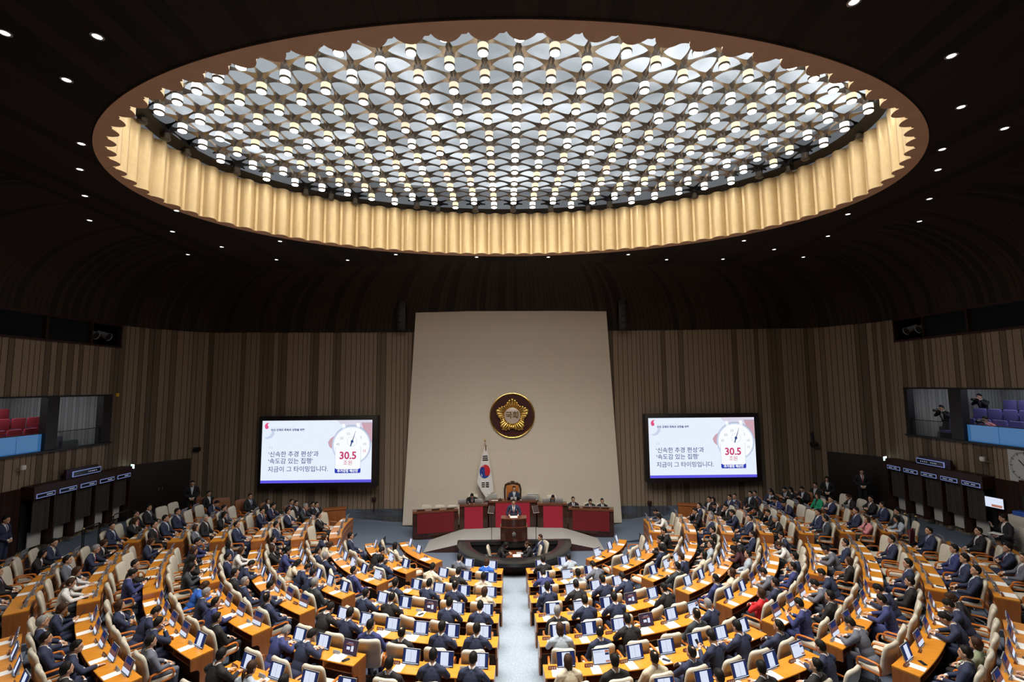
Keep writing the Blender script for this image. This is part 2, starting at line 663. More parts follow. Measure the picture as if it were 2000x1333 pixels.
GY0, GY1, GZ0, GZ1 = 11., 20.05, 4.52, 6.48       # gallery opening in the side walls
SY0, SY1, SZ0, SZ1 = 9., 20.3, 8.46, 9.36         # slit window above
hl = [(GY0 + 4, GY1 + 4, GZ0, GZ1), (SY0 + 4, SY1 + 4, SZ0, SZ1)]
wall_panel('wall_left', (-16.5, -4), (-16.5, 20.7), -.2, ZCOVE + .05, hl)
wall_panel('wall_right', (16.5, -4), (16.5, 20.7), -.2, ZCOVE + .05, hl, u0=3.3)
wall_panel('wall_back', (-16.5, -4), (16.5, -4), -.2, ZCOVE + .05)
fb = MB()
fb.uv = []
pts = PATH[1:12]
for i, p in enumerate(pts):
    for z in (-.2, ZCOVE + .05):
        fb.v.append((p[0], p[1], z))
        fb.uv.append((CUM[i + 1] + .7, z))
for i in range(len(pts) - 1):
    fb.f.append((i * 2, i * 2 + 2, i * 2 + 3, i * 2 + 1))
    fb.m.append(0)
struct(link('wall_far', fb.mesh('wall_far', [M['wall']], False)))

# soffit ring and the scalloped gold drum
NF, SUB = 90, 16
ea, eb = 9.77, 5.99                             # valley line of the flutes
tt = np.linspace(0, 2 * PI, 4001)
xs, ys = ea * np.cos(tt), eb * np.sin(tt)
cum = np.concatenate([[0], np.cumsum(np.hypot(np.diff(xs), np.diff(ys)))])


def ell_at(frac):
    s = (frac % 1.) * cum[-1]
    t = float(np.interp(s, cum, tt))
    p = Vector((ea * math.cos(t), eb * math.sin(t), 0))
    nrm = Vector((eb * math.cos(t), ea * math.sin(t), 0)).normalized()
    return p, nrm, t


loop = []
for i in range(NF):
    for j in range(SUB):
        f = j / SUB
        p, nrm, t = ell_at((i + f) / NF)
        if f < .13:
            d = .035
        elif f < .2:
            d = .0
        else:
            q = (f - .2) / .8
            d = .19 * math.sin(PI * (q * .96 + .02)) ** .7
        loop.append((Vector((ECX, ECY + .01, 0)) + p - nrm * d, t))
n = len(loop)
dr, sf = MB(), MB()
ZL = 13.50
for p, t in loop:
    dr.v += [(p.x, p.y, ZCEIL - .02), (p.x, p.y, ZL)]
    sf.v += [(p.x, p.y, ZCEIL - .02), (ECX + EA * math.cos(t), ECY + EB * math.sin(t), ZCEIL - .03), (ECX + EA * math.cos(t), ECY + EB * math.sin(t), ZCEIL + .1)]
for i in range(n):
    j = (i + 1) % n
    dr.f.append((2 * i, 2 * j, 2 * j + 1, 2 * i + 1))
    dr.m.append(0)
    sf.f += [(3 * i, 3 * i + 1, 3 * j + 1, 3 * j), (3 * i + 1, 3 * i + 2, 3 * j + 2, 3 * j + 1)]
    sf.m += [0, 0]
o = dr.build('trim_1', M['flute'], ang=40)
struct(o)
o = sf.build('trim_2', M['soffit'], ang=40)
struct(o)
# black frame ring at the top of the drum, ceiling above the lattice with glow and reflections painted in
fr = MB()
NB = 120
for i in range(NB):
    a = 2 * PI * i / NB
    c, s = math.cos(a), math.sin(a)
    for k, z in ((1., ZL - .01), (.965, ZL + .12), (1.02, ZL + .24)):
        fr.v.append((ECX + 9.6 * k * c, ECY + .1 + 5.8 * k * s, z))
for i in range(NB):
    j = (i + 1) % NB
    fr.f += [(3 * i, 3 * j, 3 * j + 1, 3 * i + 1), (3 * i + 1, 3 * j + 1, 3 * j + 2, 3 * i + 2)]
    fr.m += [0, 0]
struct(fr.build('trim_3', M['chromeblack']))
m, t, p = nt('painted_glow_ceiling')
tc = node(t, 'ShaderNodeTexCoord')
nz = node(t, 'ShaderNodeTexNoise')
nz.inputs['Scale'].default_value = .22
nz.inputs['Detail'].default_value = 5
nz.inputs['Distortion'].default_value = 1.2
rp = node(t, 'ShaderNodeValToRGB')
rp.color_ramp.elements[0].position = .42
rp.color_ramp.elements[0].color = (.42, .445, .465, 1)
rp.color_ramp.elements[1].position = .72
rp.color_ramp.elements[1].color = (.76, .78, .80, 1)
lnk(t, tc.outputs['Object'], nz.inputs['Vector'])
lnk(t, nz.outputs['Fac'], rp.inputs['Fac'])
lnk(t, rp.outputs['Color'], p.inputs['Base Color'])
lnk(t, rp.outputs['Color'], p.inputs['Emission Color'])
p.inputs['Emission Strength'].default_value = .50  # emission and whiter patches stand in for reflections in the ceiling sheet
p.inputs['Roughness'].default_value = .35
M['glowceil'] = m
lb = MB()
lb.lathe([(1.0, 0), (.6, 0), (.3, 0), (.001, 0)], 96)
lb.v = [(ECX + 10.2 * x, ECY + .1 + 6.4 * y, 14.75 + z) for x, y, z in lb.v]
struct(lb.build('ceiling_panel', m, smooth=False))
sk = MB()
for i in range(NB):
    a = 2 * PI * i / NB
    for z in (ZL + .2, 14.76):
        sk.v.append((ECX + 10.2 * math.cos(a), ECY + .1 + 6.4 * math.sin(a), z))
for i in range(NB):
    j = (i + 1) % NB
    sk.f.append((2 * i, 2 * j, 2 * j + 1, 2 * i + 1))
    sk.m.append(0)
struct(sk.build('trim_4', M['lightgrey']))

# ------------------------------------------------------------------ ceiling lamps (each node of the lattice is one lamp with its six arms)
SP = .8425
star = MB()
for q in range(6):
    a = PI / 2 + q * PI / 3
    d = Vector((math.cos(a), math.sin(a), 0))
    e = Vector((-math.sin(a), math.cos(a), 0))
    rows = []
    for i in range(7):
        s = i / 6
        w = .020 + .092 * (1 - s) ** 2.0
        hgt = .035 + .15 * (1 - s) ** 2.4
        x = .05 + (SP / 2 - .05) * s
        c = d * x
        rows.append((c + e * w + Vector((0, 0, .0)), c + Vector((0, 0, -hgt)), c - e * w, c + Vector((0, 0, .03))))
    vs = [p for rw in rows for p in rw]
    fs = []
    for i in range(6):
        for j in range(4):
            j2 = (j + 1) % 4
            fs.append((i * 4 + j, i * 4 + j2, i * 4 + 4 + j2, i * 4 + 4 + j))
    fs.append((0, 3, 2, 1))
    fs.append((24, 25, 26, 27))
    star.add(vs, fs)
star.lathe([(.03, .06), (.12, .02), (.115, -.1), (.10, -.2)], 12)
star_me = star.mesh('ceiling_lamp', [M['chrome']], False)
body = MB().lathe([(.07, -.17), (.107, -.19), (.107, -.33), (.10, -.335)], 18)
body_me = body.mesh('lamp_body', [M['lampwhite']], True)
ring = MB().lathe([(.10, -.31), (.117, -.318), (.117, -.362), (.10, -.368)], 18, cap=False)
ring_me = ring.mesh('lamp_ring', [M['lampring']], True)
lens = MB().lathe([(.10, -.362), (.098, -.382), (.07, -.396), (.03, -.4), (.0005, -.4)], 18)
lens_me = lens.mesh('lamp_lens', [M['lens']], True)
protos = {}


def lamp_proto(kind):
    o = link('ceiling_lamp', star_me)
    parts = [('lamp_body', body_me), ('lamp_ring', ring_me), ('lamp_lens', lens_me)]
    for nm, me in parts:
        c = link(nm, me, o)
        if nm == 'lamp_body':
            c.material_slots[0].link = 'OBJECT'
            c.material_slots[0].material = {'w': M['lampwhite'], 'g': M['lampgold'], 'r': M['lamprose'], 'x': M['lampring']}[kind]
        if nm == 'lamp_lens' and kind == 'x':
            c.material_slots[0].link = 'OBJECT'
            c.material_slots[0].material = M['lensoff']
    if kind == 'x':
        o.material_slots[0].link = 'OBJECT'
        o.material_slots[0].material = M['chromeblack']
    return o


LX0, LY0, LZ = .09, 8.69, 13.80
nodes = []
for ci in range(-14, 15):
    x = LX0 + ci * SP * math.sqrt(3) / 2
    for ri in range(-8, 16):
        y = LY0 + ri * SP + (SP / 2 if ci % 2 else 0)
        e = math.hypot((x - ECX) / 9.42, (y - ECY) / 5.68)
        if e < 1.02:
            nodes.append((ci, round((y - LY0) / (SP / 2)), x, y, e))
rows_l = sorted({q[1] for q in nodes}, reverse=True)
SPOTS = []
for (ci, hr, x, y, e) in nodes:
    kind = 'w'
    rr = random.random()
    if e > .955:
        kind = 'x' if y > ECY - 1 else 'w'
    elif ci == 0:
        kind = 'w'
    elif e > .82:
        kind = 'w' if rr < .75 else 'g'
    elif e > .55:
        kind = 'g' if rr < .72 else 'w'
    else:
        kind = 'r' if (rr < .6 and abs(x) < 4) else ('g' if rr < .85 else 'w')
    mw = T(x, y, LZ)
    if kind not in protos:
        protos[kind] = o = lamp_proto(kind)
        o.matrix_local = mw
    else:
        o = copy_tree(protos[kind], mw)
    row = sorted([q[0] for q in nodes if q[1] == hr])
    idx = row.index(ci) + 1
    rowi = rows_l.index(hr) + 1
    kd = {'w': 'lit white', 'g': 'lit gold-banded', 'r': 'lit rose-banded', 'x': 'unlit black'}[kind]
    tag(o, f'{kd} ceiling lamp with six-armed bracket, {ORD[idx]} from left, {ORD[rowi]} row from rostrum', 'ceiling lamp',
        'ceiling lamps in the oval lattice')
    if kind != 'x':
        SPOTS.append((x, y, ci, hr))

# ------------------------------------------------------------------ recessed downlights in the dark ceiling
DL = [(9, 63), (190, 70), (130, 155), (159, 280), (156, 330), (166, 382), (175, 430), (345, 411), (337, 452), (433, 482), (367, 497), (540, 507), (547, 471),
      (679, 508), (773, 497), (931, 502), (1071, 502), (1227, 497), (1302, 507), (1412, 506), (1453, 470), (1512, 487), (1569, 502), (1617, 461),
      (1656, 418), (1796, 432), (1815, 388), (1832, 331), (1840, 291), (1962, 250), (1877, 208), (1858, 108), (1668, 2)]
dl_rim = MB().lathe([(.062, .01), (.085, .01), (.088, -.012), (.062, -.014)], 18, cap=False).mesh('downlight', [M['downrim']])
dl_len = MB().lathe([(.062, -.006), (.04, -.012), (.0005, -.014)], 18).mesh('downlight_lens', [M['down']])
DLW = []
bpy.context.view_layer.update()
dg = bpy.context.evaluated_depsgraph_get()
for i, (u, v) in enumerate(DL):
    d = ray(u, v).normalized()
    hit, loc, nrm, _, _, _ = SC.ray_cast(dg, Vector((CX, 0, CZ)), d)
    if not hit:
        loc = Vector((CX, 0, CZ)) + d * ((ZCEIL - CZ) / d.z)
    DLW.append(loc)
    o = link('downlight', dl_rim, None, T(loc.x, loc.y, loc.z - .004))
    link('downlight_lens', dl_len, o)
    side = 'left of the oval' if u < 600 else ('below the oval' if u < 1400 else 'right of the oval')
    sub = sorted([q for q in DL if ('left of the oval' if q[0] < 600 else ('below the oval' if q[0] < 1400 else 'right of the oval')) == side],
                 key=lambda q: q[1] if side != 'below the oval' else q[0])
    how = 'from the top' if side != 'below the oval' else 'from left'
    tag(o, f'small round recessed downlight, {ORD[sub.index((u, v)) + 1]} {how}, in dark ceiling {side}', 'downlight', 'downlights in the dark ceiling')

# ================================================================== FLOOR (terraces)
rb = [0.6] + [rk(k) - .16 for k in range(1, 13)] + [21.5]
A_EDGE = [-180 + 3 * i for i in range(121)]
A_EDGE = sorted(set(A_EDGE) | {-71.3, 71.3, -52, 52})


def zs(r):
    return max(0., min(.85, (r - 4.3) * .095))


def zone_z(ring, a):
    """ring 0 = flat front; ring k = terrace of row k"""
    aa = abs(a)
    z = zk(ring) if ring >= 1 else 0.
    if aa > 96:
        return zs((rb[ring] + rb[ring + 1]) / 2)
    if aa > 71.2:
        if ring <= 1:
            return 0.
        if ring >= 9:
            return zk(8) + .28 + .24
        return zk(ring) + .28
    if aa > 52 and ring >= 6:
        if ring >= 11:
            return zk(10) + .15 + .3
        return zk(ring) + .15
    return z


fl = MB()


def cell_z(i, j):
    return zone_z(i, (A_EDGE[j] + A_EDGE[j + 1]) / 2)


nr, na = len(rb) - 1, len(A_EDGE) - 1


def fp(r, a, z):
    q = clip_room(pol(r, R(a))[:2])
    return (q[0], q[1], z)


for i in range(nr):
    for j in range(na):
        z = cell_z(i, j)
        if i == 0:
            continue
        rs = [rb[i], rb[i + 1]]
        if abs((A_EDGE[j] + A_EDGE[j + 1]) / 2) > 96:
            za, zb = zs(rs[0]), zs(rs[1])
            fl.quad(fp(rs[0], A_EDGE[j], za), fp(rs[1], A_EDGE[j], zb), fp(rs[1], A_EDGE[j + 1], zb), fp(rs[0], A_EDGE[j + 1], za), 0)
            for jj, jn in ((j, j - 1), (j + 1, j + 1)):
                if 0 <= jn < na and abs((A_EDGE[jn] + A_EDGE[jn + 1]) / 2) <= 96:
                    z3 = cell_z(i, jn)
                    fl.quad(fp(rs[0], A_EDGE[jj], za), fp(rs[0], A_EDGE[jj], z3), fp(rs[1], A_EDGE[jj], z3), fp(rs[1], A_EDGE[jj], zb), 1)
            continue
        fl.quad(fp(rs[0], A_EDGE[j], z), fp(rs[1], A_EDGE[j], z), fp(rs[1], A_EDGE[j + 1], z), fp(rs[0], A_EDGE[j + 1], z), 0)
        if i + 1 < nr:
            z2 = cell_z(i + 1, j)
            if abs(z2 - z) > 1e-4:
                fl.quad(fp(rs[1], A_EDGE[j], z), fp(rs[1], A_EDGE[j], z2), fp(rs[1], A_EDGE[j + 1], z2), fp(rs[1], A_EDGE[j + 1], z), 1)
        if j + 1 < na:
            z2 = cell_z(i, j + 1)
            if abs(z2 - z) > 1e-4 and abs((A_EDGE[j + 1] + A_EDGE[j + 2]) / 2) <= 96:
                fl.quad(fp(rs[0], A_EDGE[j + 1], z), fp(rs[0], A_EDGE[j + 1], z2), fp(rs[1], A_EDGE[j + 1], z2), fp(rs[1], A_EDGE[j + 1], z), 1)
# flat front floor with a half-round hole for the sunken pit
PCX, PCY = .04, 19.76
NP_ = 96
for i in range(NP_):
    for q in (i, i + 1):
        a = 2 * PI * q / NP_
        c, s_ = math.cos(a), math.sin(a)
        t = 1. / math.hypot(c / 1.76, s_ / 1.96) if s_ <= 0 else min(1.76, .02 / max(s_, 1e-6))
        x0, y0 = PCX + c * t, PCY + s_ * t
        dy = PCY - YC
        bq = PCX * c + dy * s_
        tq = -bq + math.sqrt(bq * bq - (PCX ** 2 + dy ** 2 - rb[1] ** 2))
        fl.v += [(x0, y0, 0), (PCX + c * tq, PCY + s_ * tq, 0), (x0, y0, -.45)]
    b0 = len(fl.v) - 6
    fl.f += [(b0, b0 + 1, b0 + 4, b0 + 3), (b0, b0 + 3, b0 + 5, b0 + 2)]
    fl.m += [0, 1]
for j in range(na):
    z2 = cell_z(1, j)
    if abs(z2) > 1e-4 and abs((A_EDGE[j] + A_EDGE[j + 1]) / 2) <= 96:
        fl.quad(fp(rb[1], A_EDGE[j], 0), fp(rb[1], A_EDGE[j], z2), fp(rb[1], A_EDGE[j + 1], z2), fp(rb[1], A_EDGE[j + 1], 0), 1)
fl.add([(PCX - 1.8, PCY - 1.8, -.45), (PCX + 1.8, PCY - 1.8, -.45), (PCX + 1.8, PCY + .2, -.45), (PCX - 1.8, PCY + .2, -.45)], [(0, 1, 2, 3)], 1)
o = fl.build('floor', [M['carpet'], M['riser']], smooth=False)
struct(o)
# sloping central aisle laid over the terraces
ai = MB()
for k in range(0, 12):
    r = rk(1) - 2.55 if k == 0 else rk(k) - .16
    z = 0.004 if k == 0 else zk(k) + .006
    if k == 1:
        z = .006
    for x in (-.62 - .03 * (k == 0), .62 + .03 * (k == 0)):
        ai.v.append((x, YC - r, z))
for k in range(11):
    ai.f.append((2 * k, 2 * k + 1, 2 * k + 3, 2 * k + 2))
    ai.m.append(0)
struct(ai.build('floor_aisle', M['aisle'], smooth=False))
# metal nosings on the radial steps
for sgn in (-1, 1):
    for k in range(6, 10):
        ns = MB()
        z = zk(k) + .15
        a = R(52) * sgn
        for r in (rk(k) + .42, rk(k + 1) - .2):
            p = pol(r, a, z)
            tdir = Vector((math.cos(a), math.sin(a), 0)) * sgn
            for dd, dz in ((0, -.03), (0, .012), (.05, .012)):
                ns.v.append(tuple(p - tdir * (.006 - dd) + Vector((0, 0, dz))))
        ns.f += [(0, 3, 4, 1), (1, 4, 5, 2)]
        ns.m += [0, 0]
        struct(ns.build('trim_%d' % (10 + k + (10 if sgn > 0 else 0)), M['nosing'], smooth=False))

# ================================================================== FURNITURE PROTOTYPES
# ---- chair, faces +Y, origin on the floor under the seat
def chair_proto(leather, wood, name, basemat):
    root = link(name, None)
    s = MB().rbox((0, .02, .455), (.50, .50, .10), .045)
    s.build('seat', leather, root)
    b = MB()
    prof = [(-.20, .43, .21, .05), (-.235, .52, .235, .055), (-.25, .66, .245, .055), (-.265, .78, .25, .045), (-.29, .88, .25, .055), (-.315, 1.0, .245, .055), (-.33, 1.06, .235, .048),
            (-.335, 1.10, .20, .03), (-.336, 1.115, .15, .008)]
    n = 16
    for (y, z, w, th) in prof:
        for j in range(n):
            a = 2 * PI * j / n
            ca, sa = math.cos(a), math.sin(a)
            px = w * math.copysign(abs(ca) ** .45, ca)
            py = th * math.copysign(abs(sa) ** .6, sa) + .03 * (abs(px) / w) ** 2
            b.v.append((px, y + py, z))
    for i in range(len(prof) - 1):
        for j in range(n):
            j2 = (j + 1) % n
            b.f.append((i * n + j, i * n + j2, (i + 1) * n + j2, (i + 1) * n + j))
            b.m.append(0)
    b.f += [tuple(range(n - 1, -1, -1)), tuple((len(prof) - 1) * n + j for j in range(n))]
    b.m += [0, 0]
    b.build('backrest', leather, root, ang=60)
    for sx in (-1, 1):
        a = MB()
        pts = [(.275 * sx, -.20, .44), (.285 * sx, -.215, .56), (.29 * sx, -.19, .655), (.29 * sx, -.14, .672), (.29 * sx, .12, .668), (.285 * sx, .17, .645), (.28 * sx, .205, .56),
               (.27 * sx, .19, .455), (.265 * sx, .14, .44), (.265 * sx, -.14, .43)]
        a.tube(pts, .02, 6, True, sx=1.35)
        a.build('armrest', wood, root, ang=50)
    p = MB()
    p.tube([(0, 0, .11), (0, 0, .41)], .032, 10)
    for q in range(5):
        an = q * 2 * PI / 5 + .3
        c, s_ = math.cos(an), math.sin(an)
        p.tube([(0, 0, .115), (.17 * c, .17 * s_, .095), (.29 * c, .29 * s_, .065)], [.034, .03, .022], 8)
        p.ell((.29 * c, .29 * s_, .03), (.026, .026, .03), 8, 6)
    p.build('pedestal', basemat, root)
    for c in root.children:
        for v in c.data.vertices:
            if v.co.z > .40:
                v.co.z = .40 + (v.co.z - .40) * .90
    return root


chair0 = chair_proto(M['cream'], M['armwood'], 'office_chair', M['chairmetal'])
staff0 = chair_proto(M['tanleather'], M['armwood'], 'staff_chair', M['carved'])

# ---- monitor: origin at desk surface, viewer on the -Y side
TILT = R(17)
MTX = RX(-TILT)
mw_, mh_ = .365, .275


def monitor_proto(kind):
    h = MB()
    h.rbox((0, .012, mh_ / 2 + .006), (mw_, .022, mh_), .006, 0, MTX, 1)
    h.rbox((0, .034, .11), (.16, .03, .13), .008, 0, MTX, 1)
    h.box((0, -.0005, mh_ / 2 + .006), (mw_ - .006, .004, mh_ - .006), 1, MTX)
    h.box((0, .03, .004), (.2, .1, .008), 0)
    o = h.build('desk_monitor', [M['silver'], M['bezel']])
    s = MB()
    x0, x1, z0, z1 = -mw_ / 2 + .014, mw_ / 2 - .014, .022, mh_ - .008
    Y = -.0042

    def rect(a, b, c, d, mi, dy=0.):
        ps = [MTX @ Vector(q) for q in ((x0 + (x1 - x0) * a, Y - dy, z0 + (z1 - z0) * c), (x0 + (x1 - x0) * b, Y - dy, z0 + (z1 - z0) * c),
                                        (x0 + (x1 - x0) * b, Y - dy, z0 + (z1 - z0) * d), (x0 + (x1 - x0) * a, Y - dy, z0 + (z1 - z0) * d))]
        s.add(ps, [(0, 1, 2, 3)], mi)
    mats = [M['scr_navy'], M['scr_page'], M['scr_line'], M['scr_warm'], M['scr_idle'], M['scr_offangle']]
    if kind == 'doc':
        rect(0, 1, 0, 1, 0)
        rect(.27, .74, .07, .97, 1, .001)
        rect(0, 1, 0, .05, 1, .001)
    elif kind == 'spread':
        rect(0, 1, 0, 1, 0)
        rect(.15, .485, .1, .97, 1, .001)
        rect(.495, .84, .1, .97, 1, .001)
        rect(0, 1, 0, .05, 1, .001)
    elif kind == 'web':
        rect(0, 1, 0, 1, 1)
        rect(0, 1, .93, 1, 0, .001)
        rect(.74, .98, .72, .9, 3, .001)
        rect(.74, .98, .55, .7, 0, .001)
        rect(.74, .98, .05, .18, 3, .001)
        rect(.05, .45, .82, .85, 2, .001)
        rect(.05, .65, .76, .785, 2, .001)
    elif kind == 'offangle':  # made-up picture imitating a screen seen at a steep angle
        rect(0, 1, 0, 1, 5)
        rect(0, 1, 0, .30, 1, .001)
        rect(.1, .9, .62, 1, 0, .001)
    else:
        rect(0, 1, 0, 1, 4)
        rect(.25, .5, .3, .52, 1, .001)
        rect(.58, .76, .22, .62, 1, .001)
        rect(.3, .68, .8, .84, 2, .001)
        rect(.2, .75, .68, .74, 3, .001)
    link('screen', s.mesh('screen', mats, False), o)
    return o


mon0 = {k: monitor_proto(k) for k in ('doc', 'spread', 'web', 'idle', 'offangle')}
SCRNAME = dict(doc='document page shown', spread='two pages shown', web='white page shown', idle='dark page shown', offangle='painted off-angle maroon tint')


# ---- nameplate wedge with three pale characters
def plate_proto(m, mt):
    b = MB()
    b.prism([(-.028, 0), (.028, 0), (.006, .062), (-.006, .062)], -.082, .082, 0, Matrix(((0, 0, 1, 0), (1, 0, 0, 0), (0, 1, 0, 0), (0, 0, 0, 1))))
    tl = math.atan2(.022, .062)
    for i in range(3):
        cx = -.045 + .045 * i
        for (dx, dz, w, h) in ((0, .012, .022, .004), (-.006, .0, .004, .02), (.008, .002, .004, .024), (0, -.012, .02, .004)):
            zc = .031 + dz * .9
            yc = -.028 + .022 * zc / .062
            b.box((cx + dx, yc - .0012, zc), (w, .002, h), 1)
    return b.build('nameplate', [m, mt], smooth=False)


plate0 = plate_proto(M['plate'], M['white'])
plate1 = plate_proto(M['plategrey'], M['plategrey'])
paper_me = MB().box((0, 0, .0015), (.185, .29, .003)).mesh('paper_sheet', [M['paper']], False)
paperw_me = MB().box((0, 0, .0015), (.30, .29, .003)).mesh('paper_spread', [M['paper']], False)
phone_b = MB().rbox((0, 0, .005), (.075, .155, .009), .003, 0, None, 1)
phone_me = phone_b.mesh('smartphone', [M['phone']], True)

# ================================================================== PEOPLE
class Fig:
    """A posed figure grown from tapered limbs and shaped masses fused into one skin by voxel remeshing."""

    def __init__(self):
        self.mb = MB()
        self.pr = []

    def cap(self, a, b, ra, rb, lab, flat=1.):
        a, b = Vector(a), Vector(b)
        d = b - a
        L = d.length
        z = d.normalized()
        x = z.orthogonal().normalized()
        y = z.cross(x)
        prof = []
        for i in range(5):
            th = -PI / 2 + (PI / 2) * i / 4
            prof.append((max(1e-4, ra * math.cos(th)), ra * math.sin(th)))
        for i in range(5):
            th = (PI / 2) * i / 4
            prof.append((max(1e-4, rb * math.cos(th)), L + rb * math.sin(th)))
        M4 = Matrix(((x.x, y.x, z.x, a.x), (x.y, y.y, z.y, a.y), (x.z, y.z, z.z, a.z), (0, 0, 0, 1)))
        self.mb.lathe(prof, 12, M4=M4)
        self.pr.append(('c', np.array(a), np.array(b), ra, rb, lab))

    def ell(self, c, r, lab, M4=None):
        M4 = M4 or Matrix.Identity(4)
        self.mb.ell(c, r, 16, 10, 0, M4)
        inv = np.array(M4.inverted())
        self.pr.append(('e', np.array(c), np.array(r), inv, None, lab))

    def label(self, P):
        D = []
        labs = []
        for p in self.pr:
            if p[0] == 'c':
                a, b = p[1], p[2]
                ab = b - a
                t = np.clip(((P - a) @ ab) / max(1e-9, ab @ ab), 0, 1)
                d = np.linalg.norm(P - (a + t[:, None] * ab), axis=1) - (p[3] + (p[4] - p[3]) * t)
            else:
                Q = P @ p[3][:3, :3].T + p[3][:3, 3]
                q = (Q - p[1]) / p[2]
                d = (np.linalg.norm(q, axis=1) - 1) * p[2].min()
            D.append(d)
            labs.append(p[5])
        return np.array(labs)[np.argmin(np.array(D), axis=0)]

    def hand(self, w, d, nrm, side, curl=.5):
        """w wrist, d direction of the hand, nrm back-of-hand normal, side = +1 right hand"""
        d = Vector(d).normalized()
        nrm = Vector(nrm)
        nrm = (nrm - d * nrm.dot(d)).normalized()
        x = d.cross(nrm) * side          # towards the thumb side is -x for the right hand
        w = Vector(w)
        M4 = Matrix(((x.x, d.x, nrm.x, w.x), (x.y, d.y, nrm.y, w.y), (x.z, d.z, nrm.z, w.z), (0, 0, 0, 1)))
        self.ell((0, .05, 0), (.042, .055, .017), 'hand', M4)
        for i, ln in enumerate((.068, .078, .072, .056)):
            px = -.031 + .0205 * i
            a = M4 @ Vector((px, .088, 0))
            k = M4 @ Vector((px * 1.08, .088 + ln * .52, -.01 * curl - .004))
            e = M4 @ Vector((px * 1.1, .088 + ln * (.55 + .42 * (1 - curl)), -.012 - .034 * curl))
            self.cap(a, k, .0092, .0085, 'hand')
            self.cap(k, e, .0085, .0075, 'hand')
        a = M4 @ Vector((-.034, .022, -.004))
        k = M4 @ Vector((-.06, .052, -.014))
        e = M4 @ Vector((-.058, .083, -.024))
        self.cap(a, k, .0125, .0105, 'hand')
        self.cap(k, e, .0105, .0085, 'hand')


HEADR = (.074, .094, .112)


